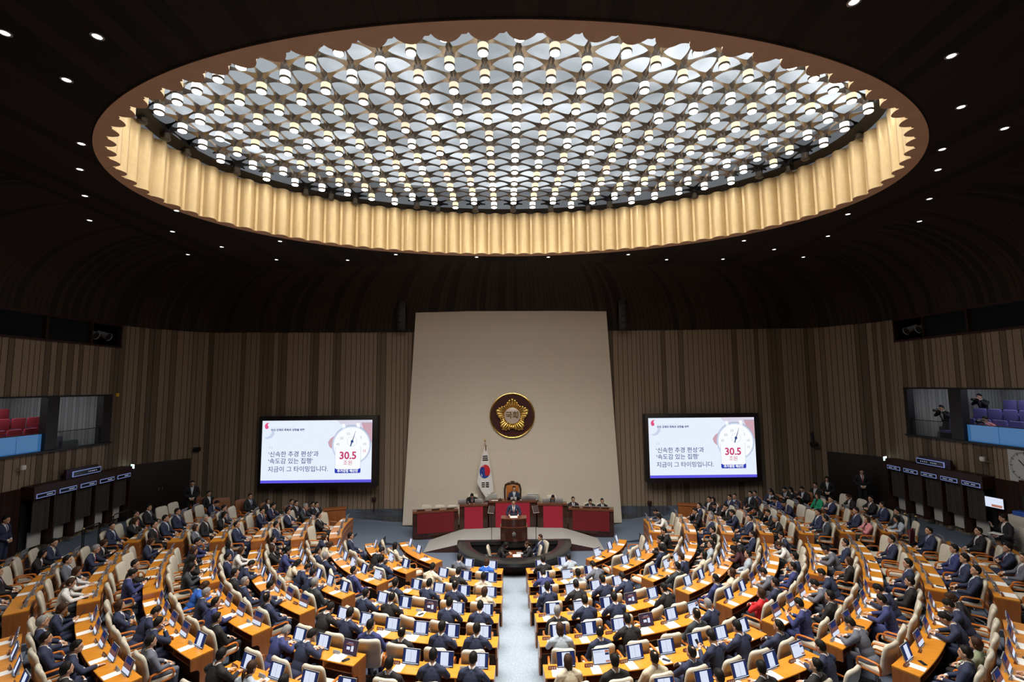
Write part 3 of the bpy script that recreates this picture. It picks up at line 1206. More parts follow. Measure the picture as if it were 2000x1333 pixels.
def make_pose(name, lean=0., hp=0., hy=0., hroll=0., arms=None, stand=False, hipy=-.06, legs=None, curl=.5, hn=None):
    f = Fig()
    hz = .93 if stand else .535
    H = Vector((0, hipy, hz))
    ln = R(lean)
    u = Vector((0, math.sin(ln), math.cos(ln)))
    fw = Vector((0, math.cos(ln), -math.sin(ln)))

    def tp(x, fwd, up):
        return H + Vector((x, 0, 0)) + fw * fwd + u * up
    TM = Matrix(((1, 0, 0, 0), (0, fw.y, u.y, 0), (0, fw.z, u.z, 0), (0, 0, 0, 1)))

    def TE(x, fwd, up):
        return T(*tp(x, fwd, up)) @ TM
    f.ell((0, 0, 0), (.165, .125, .115), 'torso', T(*(H + Vector((0, 0, .01)))))
    f.ell((0, 0, 0), (.155, .115, .16), 'torso', TE(0, .012, .16))
    f.ell((0, 0, 0), (.172, .115, .19), 'torso', TE(0, .0, .34))
    f.cap(tp(-.165, -.01, .45), tp(.165, -.01, .45), .066, .066, 'torso')
    f.cap(tp(0, -.01, .46), tp(0, .010, .525), .08, .06, 'torso')
    for s in (-1, 1):
        f.cap(tp(.13 * s, -.012, .475), tp(.035 * s, -.005, .53), .055, .05, 'torso')
    f.cap(tp(0, -.005, .50), tp(0, .028, .60), .057, .053, 'neck')
    # head
    nk = tp(0, .026, .568)
    HM = T(*nk) @ RZ(R(hy)) @ RX(R(-lean * .55 - hp)) @ RY(R(hroll)) @ T(0, .012, .105)
    HM = T(*nk) @ TM @ RX(R(lean * .45)) @ RZ(R(hy)) @ RX(R(-hp)) @ RY(R(hroll)) @ T(0, .012, .105)
    f.ell((0, -.004, .015), (HEADR[0], HEADR[1], .100), 'head', HM)
    f.ell((0, .022, -.045), (.056, .068, .068), 'head', HM)
    f.ell((0, .094, -.018), (.013, .017, .022), 'head', HM)
    f.ell((0, .086, .008), (.010, .012, .028), 'head', HM)
    f.ell((0, .083, -.052), (.024, .013, .012), 'head', HM)
    f.ell((0, .075, -.092), (.024, .018, .018), 'head', HM)
    for s in (-1, 1):
        f.ell((s * .077, -.008, -.01), (.011, .02, .031), 'head', HM)
        f.ell((s * .031, .077, .021), (.022, .014, .010), 'head', HM)
    # arms: right = +x, left = -x
    for s, key in ((1, 'r'), (-1, 'l')):
        sh = tp(.195 * s, -.01, .44)
        el, wr, hd, nr_ = [Vector(q) for q in arms[key]]
        f.cap(sh, el, .058, .047, 'uparm')
        f.cap(el, el.lerp(wr, .86), .046, .034, 'forearm')
        f.cap(el.lerp(wr, .87), wr, .031, .027, 'cuff')
        f.hand(wr, hd, nr_, s, curl)
    # legs
    for s in (-1, 1):
        if stand:
            kn, an, to = Vector((.10 * s, .02 + hipy, .50)), Vector((.105 * s, -.02 + hipy, .09)), Vector((.125 * s, .15 + hipy, .035))
        else:
            kn, an, to = Vector((.12 * s, .37 + hipy, .53)), Vector((.12 * s, .36 + hipy, .10)), Vector((.14 * s, .53 + hipy, .035))
            if legs == 'back':
                an, to = Vector((.12 * s, .24 + hipy, .10)), Vector((.14 * s, .40 + hipy, .035))
        hp_ = H + Vector((.085 * s, .02, -.02))
        f.cap(hp_, kn, .088, .062, 'thigh')
        f.cap(kn, an, .060, .044, 'shin')
        f.cap(an + Vector((0, -.03, -.05)), to, .043, .036, 'foot')
    # fuse
    me = f.mb.mesh('person_raw', [M['skin']], False)
    ob = bpy.data.objects.new('person_raw', me)
    COL.objects.link(ob)
    md = ob.modifiers.new('r', 'REMESH')
    md.mode = 'VOXEL'
    md.voxel_size = .0105
    md = ob.modifiers.new('s', 'SMOOTH')
    md.factor = .5
    md.iterations = 2
    dgx = bpy.context.evaluated_depsgraph_get()
    out = bpy.data.meshes.new_from_object(ob.evaluated_get(dgx))
    bpy.data.objects.remove(ob)
    bpy.data.meshes.remove(me)
    out.name = 'person_' + name
    nv = len(out.vertices)
    P = np.empty(nv * 3)
    out.vertices.foreach_get('co', P)
    P = P.reshape(-1, 3)
    N = np.empty(nv * 3)
    out.vertices.foreach_get('normal', N)
    N = N.reshape(-1, 3)
    lab = f.label(P)
    Hn, un, fn = np.array(H), np.array(u), np.array(fw)
    Q = P - Hn
    tu = Q @ un
    tf = N @ fn
    qx = np.abs(Q[:, 0])
    torso = lab == 'torso'
    pel = torso & (tu < .03) & (P[:, 2] < hz + .05)
    vhalf = .012 + .058 * np.clip((tu - .22) / .33, 0, 1)
    vee = torso & (tu > .22) & (tf > .15) & (qx < vhalf)
    col = torso & (tu > .53) & (np.hypot(Q[:, 0], (Q @ fn)) < .070)
    tie = vee & (qx < .021) & (tu < .52)
    reg = np.full(nv, 0)                       # 0 skin 1 jacket 2 trousers 3 shirt 4 tie 5 shoe
    reg[torso | (lab == 'uparm') | (lab == 'forearm')] = 1
    reg[pel | (lab == 'thigh') | (lab == 'shin')] = 2
    reg[vee | col] = 3
    reg[tie] = 4
    reg[lab == 'foot'] = 5
    faces = [tuple(p.vertices) for p in out.polygons]
    FA = np.array([q if len(q) == 4 else (q[0], q[1], q[2], q[2]) for q in faces])
    FR = np.array([np.bincount(reg[q], minlength=6).argmax() for q in FA])
    # face details on the skin mesh
    HI = np.array(HM.inverted())
    hq = P @ HI[:3, :3].T + HI[:3, 3]
    fm = np.zeros(nv, int)
    isH = lab == 'head'
    fm[isH & (np.abs(np.abs(hq[:, 0]) - .032) < .015) & (np.abs(hq[:, 2] - .006) < .0075) & (hq[:, 1] > .05)] = 1
    fm[isH & (np.abs(np.abs(hq[:, 0]) - .034) < .021) & (np.abs(hq[:, 2] - .032) < .0055) & (hq[:, 1] > .05)] = 1
    fm[isH & (np.abs(hq[:, 0]) < .025) & (np.abs(hq[:, 2] + .052) < .006) & (hq[:, 1] > .06)] = 2
    FM = np.array([np.bincount(fm[q], minlength=3).argmax() for q in FA])
    FM[FR == 5] = 3
    lc = (lab == 'cuff').astype(int)
    FM[np.array([lc[q].sum() for q in FA]) >= 2] = 4
    out.materials.clear()
    for mm in (M['skin'], M['eye'], M['lip'], M['shoe'], M['cuff']):
        out.materials.append(mm)
    out.polygons.foreach_set('material_index', FM.tolist())
    out.polygons.foreach_set('use_smooth', [True] * len(out.polygons))
    parts = {}
    for r_, nm, off in ((1, 'suit_jacket', .009), (2, 'trousers', .007), (3, 'shirt', .005), (4, 'necktie', .010)):
        sel = FA[FR == r_]
        if len(sel) == 0:
            continue
        ids = np.unique(sel)
        mp = -np.ones(nv, int)
        mp[ids] = np.arange(len(ids))
        me2 = bpy.data.meshes.new(nm)
        me2.from_pydata((P[ids] + N[ids] * off).tolist(), [], [tuple(dict.fromkeys(mp[q].tolist())) for q in sel])
        me2.materials.append(SUIT['n'])
        me2.polygons.foreach_set('use_smooth', [True] * len(me2.polygons))
        me2.update()
        parts[nm] = me2
    return dict(body=out, parts=parts, head=HM)


def AR(er, wr, hr=(0, 1, -.2), nr=(0, 0, 1), el=None, wl=None, hl=None, nl=None):
    mir = lambda q: (-q[0], q[1], q[2])
    return dict(r=(er, wr, hr, nr), l=(el or mir(er), wl or mir(wr), hl or mir(hr), nl or mir(nr)))


POSES = {}
POSES['a'] = make_pose('a', -9, 4, 0, arms=AR((.26, -.02, .72), (.11, .20, .665), (-.55, .75, -.25), (.1, .3, 1)))
POSES['A'] = make_pose('A', -12, -4, 14, arms=AR((.29, -.03, .74), (.25, .20, .69), (-.1, 1, -.3), (0, .2, 1), el=(-.25, 0, .72), wl=(-.08, .22, .66), hl=(.6, .7, -.2)))
POSES['b'] = make_pose('b', 13, 8, 0, hipy=-.02, arms=AR((.27, .20, .80), (.12, .43, .775), (-.35, 1, -.05), (0, 0, 1)))
POSES['B'] = make_pose('B', 9, 0, -16, hipy=-.02, arms=AR((.27, .18, .80), (.16, .42, .775), (-.2, 1, -.05), (0, 0, 1), el=(-.27, .1, .76), wl=(-.1, .26, .69), hl=(.5, .8, -.3)))
POSES['c'] = make_pose('c', 27, 26, 0, hipy=-.02, arms=AR((.29, .28, .80), (.09, .50, .775), (-.5, 1, -.05), (0, 0, 1)))
POSES['d'] = make_pose('d', 14, 8, 10, hipy=-.02, arms=AR((.19, .33, .79), (.075, .285, 1.015), (-.25, -.25, 1), (.3, 1, .2), el=(-.26, .2, .79), wl=(-.03, .40, .775), hl=(.7, .6, 0)), curl=.9)
POSES['e'] = make_pose('e', 5, 22, 0, hipy=-.02, arms=AR((.25, .12, .78), (.075, .34, .86), (-.45, .6, .5), (.6, .3, .6)), curl=.8)
POSES['f'] = make_pose('f', -8, 0, 12, arms=AR((.26, .06, .80), (-.07, .17, .87), (-1, .05, .05), (0, 1, .2), el=(-.26, .06, .78), wl=(.08, .15, .82), hl=(1, .05, 0), nl=(0, 1, .2)))
POSES['h'] = make_pose('h', -4, 2, -32, arms=AR((.31, -.02, .72), (.30, .22, .70), (0, 1, -.2), (0, 0, 1), el=(-.25, .0, .72), wl=(-.1, .2, .66), hl=(.5, .8, -.2)))
POSES['s'] = make_pose('s', 2, 5, 0, stand=True, hipy=0, arms=AR((.27, -.02, 1.14), (.06, .20, 1.0), (-.8, .3, -.4), (.2, 1, .2)))
POSES['p'] = make_pose('p', 5, 6, 0, stand=True, hipy=0, arms=AR((.28, .06, 1.13), (.17, .30, 1.12), (-.2, 1, -.05), (0, 0, 1)))
POSES['q'] = make_pose('q', 0, 10, -15, stand=True, hipy=0, arms=AR((.27, .05, 1.14), (.22, .24, 1.30), (0, .3, 1), (0, -1, .2), el=(-.26, .04, 1.13), wl=(-.08, .26, 1.08), hl=(.4, 1, 0)))
POSES['k'] = make_pose('k', 16, 4, 0, stand=True, hipy=0, arms=AR((.25, .24, 1.27), (.08, .30, 1.44), (-.3, .5, .7), (.4, -.4, .8)), curl=.9)


# hair shells in head space
def hair_mesh(kind):
    b = MB()
    nu, nv = 40, 26
    for i in range(nv + 1):
        th = PI * i / nv
        for j in range(nu):
            ph = 2 * PI * j / nu
            d = Vector((math.sin(th) * math.cos(ph), math.sin(th) * math.sin(ph), math.cos(th)))
            yf = d.y                       # +1 = forehead
            base = Vector((d.x * HEADR[0], d.y * HEADR[1] - .004, d.z * .100 + .015))
            front = .62 - .0 * yf
            # hairline height as a function of facing direction
            hz = np.interp(yf, [-1, -.6, -.25, .0, .18, .42, .68, 1], [-.98, -.90, -.62, -.34, -.06, .34, .60, .66])
            if kind == 'bald':
                hz = np.interp(yf, [-1, -.6, -.25, .0, .18, .42, .60, 1], [-.98, -.88, -.6, -.3, .02, .55, .86, .98])
            if kind in ('bob', 'long', 'tail'):
                hz = np.interp(yf, [-1, -.45, .1, .40, .66, 1], [-1.1, -1.1, -1.0, -.3, .52, .62])
            dz = d.z - hz
            k = min(1., max(0., dz / .26 + .35))
            k = k * k * (3 - 2 * k)
            th_ = .008 + .010 * max(0, d.z) + .003 * math.sin(5 * ph + 2)
            if kind == 'bald':
                q = math.acos(max(-1, min(1, d.dot(Vector((0, -.30, .95)).normalized()))))
                k *= min(1., max(0., (q - .22) / .2))
            if kind in ('bob', 'long'):
                th_ += .012 * max(0, 1 - abs(d.z))
            sc = (1 + th_ / .085) * k + .93 * (1 - k)
            p = Vector((base.x * sc, base.y * sc, (base.z - .015) * sc + .015))
            if kind in ('bob', 'long', 'tail') and d.z < 0 and k > .5:
                p.z -= {'bob': .03, 'long': .05, 'tail': .0}[kind] * (-d.z) * (1 if yf < .5 else .4)
            b.v.append(tuple(p))
    for i in range(nv):
        for j in range(nu):
            j2 = (j + 1) % nu
            b.f.append((i * nu + j, i * nu + j2, (i + 1) * nu + j2, (i + 1) * nu + j))
            b.m.append(0)
    if kind == 'long':
        b.ell((0, -.066, -.12), (.078, .045, .16), 16, 10)
        for s in (-1, 1):
            b.ell((s * .068, -.02, -.08), (.022, .04, .11), 10, 8)
    if kind == 'bob':
        b.ell((0, -.035, -.055), (.086, .072, .075), 18, 10)
    if kind == 'tail':
        b.tube([(0, -.10, .0), (0, -.15, -.02), (0, -.155, -.09), (0, -.135, -.19)], [.022, .034, .03, .008], 10)
    return b.mesh('hair', [HAIRM['black']], True, 60)


HAIR = {k: hair_mesh(k) for k in ('short', 'bald', 'bob', 'long', 'tail')}
HK = dict(S=('short', 'black', 'black hair'), G=('short', 'grey', 'grey hair'), B=('bald', 'black', 'thinning hair'), O=('bob', 'brown', 'bobbed hair'),
          L=('long', 'black', 'long hair'), P=('tail', 'brown', 'tied-back hair'), N=('short', 'brown', 'brown hair'))
pcount = [0]


def person(code, mw, label, group=None):
    suit, hk, pose = code
    pcount[0] += 1
    rnd = random.Random(pcount[0] * 31 + 5)
    ps = POSES[pose]
    sc = rnd.uniform(.97, 1.03) * (.95 if hk in 'OLP' else 1.)
    o = link('person', ps['body'], None, mw @ Matrix.Scale(sc, 4))
    tag(o, label, 'person', group)
    female = hk in 'OLP'
    for nm, me in ps['parts'].items():
        if nm == 'necktie' and (female or rnd.random() < .3):
            mt = SHIRT[0] if rnd.random() < .7 or suit == 'w' else SHIRT[1]
            if female:
                mt = SUIT['k'] if suit in 'wcplt' else SHIRT[0]
        elif nm == 'necktie':
            mt = TIE[rnd.choice([0, 0, 1, 2, 3])]
        elif nm == 'shirt':
            mt = SHIRT[0] if rnd.random() < .75 else SHIRT[1]
            if female:
                mt = SUIT['k'] if suit in 'wcplt' else SHIRT[0]
        elif nm == 'trousers':
            mt = SUIT[suit] if suit in 'nkgdv' else SUIT[rnd.choice('kkd')]
        else:
            mt = SUIT[suit]
        c = link(nm, me, o)
        c.material_slots[0].link = 'OBJECT'
        c.material_slots[0].material = mt
    shape, colr, _ = HK[hk]
    c = link('hair', HAIR[shape], o, ps['head'])
    c.material_slots[0].link = 'OBJECT'
    c.material_slots[0].material = HAIRM[colr]
    return o


# ================================================================== SEATING DATA
# (block, side, row, extra step, [seat angles], seat codes from the aisle outward)
def lin(a, s, n):
    return [a + s * i for i in range(n)]


ROWS = []
CA = {1: (10.8, 10.7, 2), 2: (8.2, 8.0, 3), 3: (6.5, 6.2, 4), 4: (5.9, 5.1, 5), 5: (5.1, 4.4, 6), 6: (4.6, 3.88, 7), 7: (4.2, 3.87, 7)}
CR = {1: 'kSb lSd', 2: 'vSc lSa gSc', 3: 'nSb kSb nSb nSc', 4: 'kGa nSb nSb ... kSd', 5: 'lOb nBa kSb ... dBa nGb', 6: 'cOb kSa cBa nBa nSe nSb nSa',
      7: '... ... ... kSb kSb kSa nSb'}
CL = {1: 'bOb gSb', 2: 'cSa kSb cSb', 3: 'cOb nBb nSb nSa', 4: 'nSb nSb ... kBb nSb', 5: 'nSb nSb kBa vSh nSb kSc', 6: 'nSb nSb kSa --- ... nSc vGc',
      7: '... ... ... ... kLb lPb kSb'}
for k, (a, s, n) in CA.items():
    ROWS.append(('C', 1, k, 0., lin(a, s, n), CR[k].split()))
    sl = {6: 3.72, 7: 3.72}.get(k, s)
    ROWS.append(('C', -1, k, 0., lin(a, sl, n), CL[k].split()))
RA = {1: (42.4, 11.6, 3), 2: (40.3, 8.85, 4), 3: (37.8, 6.3, 6), 4: (36.6, 5.2, 7), 5: (36., 4.48, 8), 6: (35.1, 4.45, 4), 7: (34.6, 3.75, 5), 8: (34.4, 3.55, 5), 9: (34.6, 3.05, 5)}
RR = {1: '... ... ...', 2: '... nSa kSb kSd', 3: 'dSa nNb cLa lSa kSa kSa', 4: 'vSa cOa ... lBa mLc kSc nSa', 5: 'rOa nSa gSc vSa nSh ... wPc nSb', 6: 'vSe kSa gSc nBc',
      7: 'gSc ... vSb nSc kSa', 8: 'nSa sOa nSc nSc kOc', 9: '... nSb ... ... ...'}
RL = {1: '... cLa ...', 2: 'nSa kSc ... nSa', 3: 'vSa ... nGa nSa cOc nOd', 4: 'dGa nSb nSc cLc vSb kOa kSa', 5: 'nBa nSb nGa kSa nSc nSa wOb nLa', 6: 'kSa vSb nGb bOc',
      7: 'gSa nSd nSc nOa ...', 8: 'kSa nSb nSa nGa nOe', 9: '... ... ... ... ...'}
for k, (a, s, n) in RA.items():
    ROWS.append(('R', 1, k, 0., lin(a, s, n), RR[k].split()))
    ROWS.append(('R', -1, k, 0., lin(a, s, n), RL[k].split()))
XA = {6: (53.6, 3.95, 4), 7: (53.6, 3.6, 5), 8: (53.9, 3.75, 5), 9: (54.0, 3.05, 6), 10: (54.5, 3.0, 6)}
XR = {6: 'kOa gSc nSa ...', 7: 'nSa ... ... nSa ...', 8: 'nSA nSa vSa ... nBa', 9: '... ... gSa nSf ... kBa', 10: '... ... ... ... ... ...'}
XL = {6: 'dLe kLd kOb vSb', 7: 'vSe kSb ... ... nOe', 8: 'wPb wOb gSa nGb kOe', 9: '... gSa kSa ... kLb nSb', 10: '... ... ... ... ... ...'}
for k, (a, s, n) in XA.items():
    ROWS.append(('X', 1, k, .15, lin(a, s, n), XR[k].split()))
    ROWS.append(('X', -1, k, .15, lin(a, s, n), XL[k].split()))
WA = {2: (74.5, 6.2, 3), 3: (74.2, 7.2, 3), 4: (73.2, 5.4, 4), 5: (73.2, 5.2, 4), 6: (73.2, 4.15, 5), 7: (73.8, 3.9, 5), 8: (74., 3.25, 6)}
WR = {2: '... wLc gSc', 3: 'nGa kSd nSa', 4: 'nSA nSb kSd kSc', 5: 'kGb kSd kLc ...', 6: 'dSa nSa ... nSc vSc', 7: 'pOf nSa ... nSa tOa', 8: 'lLb dSa nSh kSa kPb ...'}
WL = {3: '... kSf ...', 4: 'nSa ... nSa dGb', 5: 'nBa ... nSb nSb', 6: 'gOa kGa kLb gSa ...', 7: 'kBa nSa nSa ... nSc', 8: 'nSa kOd kSa kSa ... ...'}
for k, (a, s, n) in WA.items():
    ROWS.append(('W', 1, k, .28, lin(a, s, n), WR[k].split()))
    if k in WL:
        ROWS.append(('W', -1, k, .28, lin(a, s, n), WL[k].split()))
BLOCK = {('C', 1): 'block right of aisle', ('C', -1): 'block left of aisle', ('R', 1): 'right middle block', ('R', -1): 'left middle block',
         ('X', 1): 'right side block', ('X', -1): 'left side block', ('W', 1): 'right rear wing', ('W', -1): 'left rear wing'}
FIRSTROW = {('C', 1): 1, ('C', -1): 1, ('R', 1): 1, ('R', -1): 1, ('X', 1): 6, ('X', -1): 6, ('W', 1): 2, ('W', -1): 3}
GRPB = {'C': 'centre blocks', 'R': 'middle blocks', 'X': 'side blocks', 'W': 'rear wings'}


# ---- curved desks
def arc_sweep(b, prof, r0, angs, mi=0):
    """sweep a closed (offset, z) profile along the arc"""
    n = len(prof)
    vs = []
    for a in angs:
        for o_, z in prof:
            vs.append(pol(r0 + o_, a, z))
    fs = []
    for i in range(len(angs) - 1):
        for j in range(n):
            j2 = (j + 1) % n
            fs.append((i * n + j, i * n + j2, (i + 1) * n + j2, (i + 1) * n + j))
    fs.append(tuple(range(n)))
    fs.append(tuple((len(angs) - 1) * n + j for j in range(n - 1, -1, -1)))
    b.add(vs, fs, mi)


def rect(o0, o1, z0, z1):
    return [(o0, z0), (o1, z0), (o1, z1), (o0, z1)]


def desk(r0, z, a0, a1, cuts, label, group, front_tall):
    """a0<a1 signed angles (rad)"""
    e = (a1 - a0)
    ns = max(3, int(abs(e) * r0 / .16))
    angs = [a0 + e * i / ns for i in range(ns + 1)]
    rmw = T(*pol(r0 + .1, (a0 + a1) / 2, z))
    root = empty('curved_desk', rmw, label, 'desk', group)
    inv = rmw.inverted()

    def put(b, nm, m, **kw):
        b.v = [tuple(inv @ Vector(q)) for q in b.v]
        return b.build(nm, m, root, **kw)
    b = MB()
    arc_sweep(b, [(-.145, .695 + z), (.285, .695 + z), (.292, .703 + z), (.292, .715 + z), (.285, .722 + z), (-.145, .722 + z)], r0, angs)
    put(b, 'desk_top', M['desktop'])
    ins = .03 / r0
    angs2 = [a0 + ins + (e - 2 * ins) * i / ns for i in range(ns + 1)]
    b = MB()
    arc_sweep(b, rect(-.14, -.112, z, z + .695), r0, angs2)
    fp_ = put(b, 'front_panel', M['deskside'])
    b = MB()
    for zz in (.17, .20, .50, .53):
        arc_sweep(b, rect(-.144, -.139, z + zz, z + zz + .009), r0, [a0 + ins * 2 + (e - 4 * ins) * i / ns for i in range(ns + 1)])
    c = put(b, 'inlay_line', M['inlay'])
    c.parent = fp_
    b = MB()
    arc_sweep(b, rect(-.11, .262, z + .545, z + .562), r0, angs2)
    put(b, 'shelf', M['deskside'])
    b = MB()
    arc_sweep(b, rect(.02, .035, z + .05, z + .693), r0, angs2)
    put(b, 'modesty_panel', M['deskdark'])
    for aa in cuts:
        b = MB()
        w = .014 / r0
        arc_sweep(b, rect(.0, .272, z + .548, z + .694), r0, [aa - w, aa + w])
        put(b, 'divider', M['inlay'] if abs(aa) < R(33) else M['deskside'])
    for aa, sg in ((a0, 1), (a1, -1)):
        b = MB()
        w = .036 / r0 * sg
        prof = [(-.143, z), (.10, z), (.105, z + .33)] if not front_tall else [(-.143, z), (.26, z), (.265, z + .33)]
        for i in range(0 if front_tall else 6):
            q = (PI / 2) * i / 5
            prof.append((.105 + .10 * (1 - math.cos(q)), z + .36 + .10 * math.sin(q)))
        prof += [(.275, z + .47), (.285, z + .48), (.285, z + .695), (-.143, z + .695)]
        arc_sweep(b, prof, r0, [aa, aa + w])
        put(b, 'end_panel', M['deskside'], ang=25)
    return root


used = {'chair': False}
N_CH = 0
IDLE = {('C', 1, 4, 3), ('C', 1, 5, 3), ('C', -1, 4, 2), ('C', -1, 6, 4)}
for (blk, sd, k, dz, angs, codes) in ROWS:
    r0, z = rk(k), zk(k) + dz
    step = angs[1] - angs[0]
    rown = k - FIRSTROW[(blk, sd)] + 1
    rw = 'front row' if rown == 1 else ORD[rown] + ' row'
    bl = BLOCK[(blk, sd)]
    runs = []
    cur = []
    for i, cd in enumerate(codes):
        if cd == '---':
            if cur:
                runs.append(cur)
            cur = []
        else:
            cur.append(i)
    runs.append(cur)
    for ri, run in enumerate(runs):
        h = step / 2 + .1 / r0 * 57.3 * .3
        lo, hi = angs[run[0]] - h, angs[run[-1]] + h
        cuts = [angs[i] + step / 2 for i in run[:-1]]
        a0, a1 = (lo, hi) if sd > 0 else (-hi, -lo)
        wn = NUM[len(run)]
        extra = '' if len(runs) == 1 else (' nearer the aisle' if ri == 0 else ' away from the aisle')
        desk(r0, z, R(a0), R(a1), [R(c * sd) for c in cuts], f'curved orange-brown desk for {wn}{extra}, {rw}, {bl}', 'curved desks in the ' + GRPB[blk], blk in 'XW')
    for i, cd in enumerate(codes):
        if cd == '---':
            continue
        a = R(angs[i]) * sd
        base = pol(r0, a, z)
        Fm = Matrix(((math.cos(a), -math.sin(a), 0, base.x), (math.sin(a), math.cos(a), 0, base.y), (0, 0, 1, base.z), (0, 0, 0, 1)))
        where = f'{ORD[i + 1]} seat from aisle, {rw}, {bl}'
        rnd = random.Random(ord(blk) * 1009 + sd * 37 + k * 101 + i * 7)
        occ = cd != '...'
        # chair
        tw = rnd.uniform(-8, 8) if occ else rnd.uniform(-22, 22)
        cy = -.70 if occ else -.63 - rnd.uniform(0, .06)
        if (blk, sd, k, i) == ('C', -1, 5, 3):
            tw = 18
        mwc = Fm @ T(rnd.uniform(-.03, .03), cy, 0) @ RZ(R(tw))
        if not used['chair']:
            ch = chair0
            ch.matrix_local = mwc
            used['chair'] = True
        else:
            ch = copy_tree(chair0, mwc)
        N_CH += 1
        tag(ch, f"cream leather office chair, {'occupied' if occ else 'empty'}, {where}", 'chair', 'cream chairs in the ' + GRPB[blk])
        if occ:
            ps = cd[2]
            if ps == 'a' and rnd.random() < .35:
                ps = rnd.choice('Afh')
            if ps == 'b' and rnd.random() < .3:
                ps = 'B'
            py = {'a': -.72, 'A': -.72, 'f': -.72, 'h': -.72}.get(ps, -.62)
            mwp = Fm @ T(0, py, 0) @ RZ(R(tw * .5 + rnd.uniform(-5, 5)))
            hk = cd[1]
            person(cd[0] + hk + ps, mwp, f'person in {SUITNAME[cd[0]]}, {HK[hk][2]}, {where}', 'people seated in the ' + GRPB[blk])
            if ps == 'e':
                o = link('smartphone', phone_me, None, mwp @ T(0, .455, .915) @ RX(R(50)))
                tag(o, f'black smartphone held by person at {where}', 'phone')
        # monitor
        if (blk, sd, k, i) != ('R', -1, 1, 0):
            kind = 'idle' if (blk, sd, k, i) in IDLE else rnd.choice(['doc', 'doc', 'spread', 'web', 'spread'] if (blk == 'C' or k < 5) else ['offangle', 'offangle', 'offangle', 'doc'])
            m0 = mon0[kind]
            mwm = Fm @ T(.06, 0, .722) @ RZ(R(rnd.uniform(-3, 3)))
            if 'placed' not in m0:
                mo = m0
                mo.matrix_local = mwm
                m0['placed'] = 1
            else:
                mo = copy_tree(m0, mwm)
            tag(mo, f'slim monitor, {SCRNAME[kind]}, {where}', 'monitor', 'desk monitors in the ' + GRPB[blk])
        # nameplate
        g = rnd.random() < .3
        np_ = (plate1 if g else plate0)
        mwn = Fm @ T(-.225, -.02, .722) @ RZ(R(rnd.uniform(-6, 6)))
        if 'placed' not in np_:
            np_['placed'] = 1
            o = np_
            o.matrix_local = mwn
        else:
            o = np_.copy()
            COL.objects.link(o)
            o.matrix_local = mwn
        tag(o, f"small {'grey' if g else 'brown'} wedge nameplate on desk, {where}", 'nameplate', 'nameplates on the desks')
        # papers, phones
        wide = rnd.random() < .16
        if rnd.random() < .94:
            o = link('paper_sheet', paperw_me if wide else paper_me, None, Fm @ T(-.12 + (.02 if wide else 0), -.135, .7225) @ RZ(R(rnd.uniform(-5, 5))))
            tag(o, f"{'open white paper booklet' if wide else 'white paper sheet'} on desk, {where}", 'paper', 'papers on the desks')
        if rnd.random() < .2:
            o = link('smartphone', phone_me, None, Fm @ T(.12 if rnd.random() < .5 else -.1, -.17, .7265) @ RZ(R(rnd.uniform(-40, 40))))
            tag(o, f'black smartphone lying on desk, {where}', 'phone', 'phones on the desks')


def on_z(u, v, z):
    d = ray(u, v)
    t = (z - CZ) / d.z
    return Vector((CX + d.x * t, d.y * t, z))


# ================================================================== ROSTRUM
PY = 23.40
b = MB()
tl, tr, bl_, br = (-4.67, 10.40), (4.75, 10.36), (-5.20, .16), (5.23, .14)
b.v = [(tl[0], PY, tl[1]), (tr[0], PY, tr[1]), (br[0], PY, br[1]), (bl_[0], PY, bl_[1]),
       (tl[0], PY + .5, tl[1]), (tr[0], PY + .5, tr[1]), (br[0], PY + .5, br[1]), (bl_[0], PY + .5, bl_[1])]
b.f = [(0, 3, 2, 1), (4, 5, 6, 7), (0, 1, 5, 4), (1, 2, 6, 5), (2, 3, 7, 6), (3, 0, 4, 7)]
b.m = [0] * 6
m, t, p = nt('cream_panel_cloth')
tc = node(t, 'ShaderNodeTexCoord')
sepx = node(t, 'ShaderNodeSeparateXYZ')
cmb = node(t, 'ShaderNodeCombineXYZ')
br_ = node(t, 'ShaderNodeTexBrick')
br_.inputs['Scale'].default_value = .42
br_.inputs['Color1'].default_value = (.70, .635, .54, 1)
br_.inputs['Color2'].default_value = (.69, .625, .53, 1)
br_.inputs['Mortar'].default_value = (.63, .57, .48, 1)
br_.inputs['Mortar Size'].default_value = .003
br_.inputs['Brick Width'].default_value = .9
br_.inputs['Row Height'].default_value = .38
lnk(t, tc.outputs['Object'], sepx.inputs[0])
lnk(t, sepx.outputs['X'], cmb.inputs['X'])
lnk(t, sepx.outputs['Z'], cmb.inputs['Y'])
lnk(t, cmb.outputs[0], br_.inputs['Vector'])
lnk(t, br_.outputs['Color'], p.inputs['Base Color'])
p.inputs['Roughness'].default_value = .85
p.inputs['Specular IOR Level'].default_value = .2
struct(b.build('wall_rostrum', m, smooth=False))
struct(MB().box((0, PY + .05, .08), (10.6, .3, .16)).build('baseboard_rostrum', M['black'], smooth=False))

# platform with side ramps
b = MB()
pz = .33
b.v = [(-3.64, 20.08, .012), (-3.64, 21.62, .012), (-2.15, 20.05, pz), (-2.15, 22.25, pz), (2.2, 20.05, pz), (2.2, 22.25, pz), (3.72, 20.05, .012), (3.72, 21.62, .012),
       (-2.15, 20.05, 0), (2.2, 20.05, 0), (-1.95, 19.80, pz), (2.0, 19.80, pz), (-1.95, 19.80, -.6), (2.0, 19.80, -.6)]
b.f = [(0, 2, 3, 1), (2, 4, 5, 3), (4, 6, 7, 5), (0, 8, 2), (4, 9, 6), (10, 11, 4, 2), (10, 12, 13, 11), (2, 8, 12, 10), (4, 11, 13, 9)]
b.m = [0, 0, 0, 1, 1, 0, 2, 1, 1]
struct(b.build('floor_platform', [M['ramp'], M['mahog'], M['black']], smooth=False))

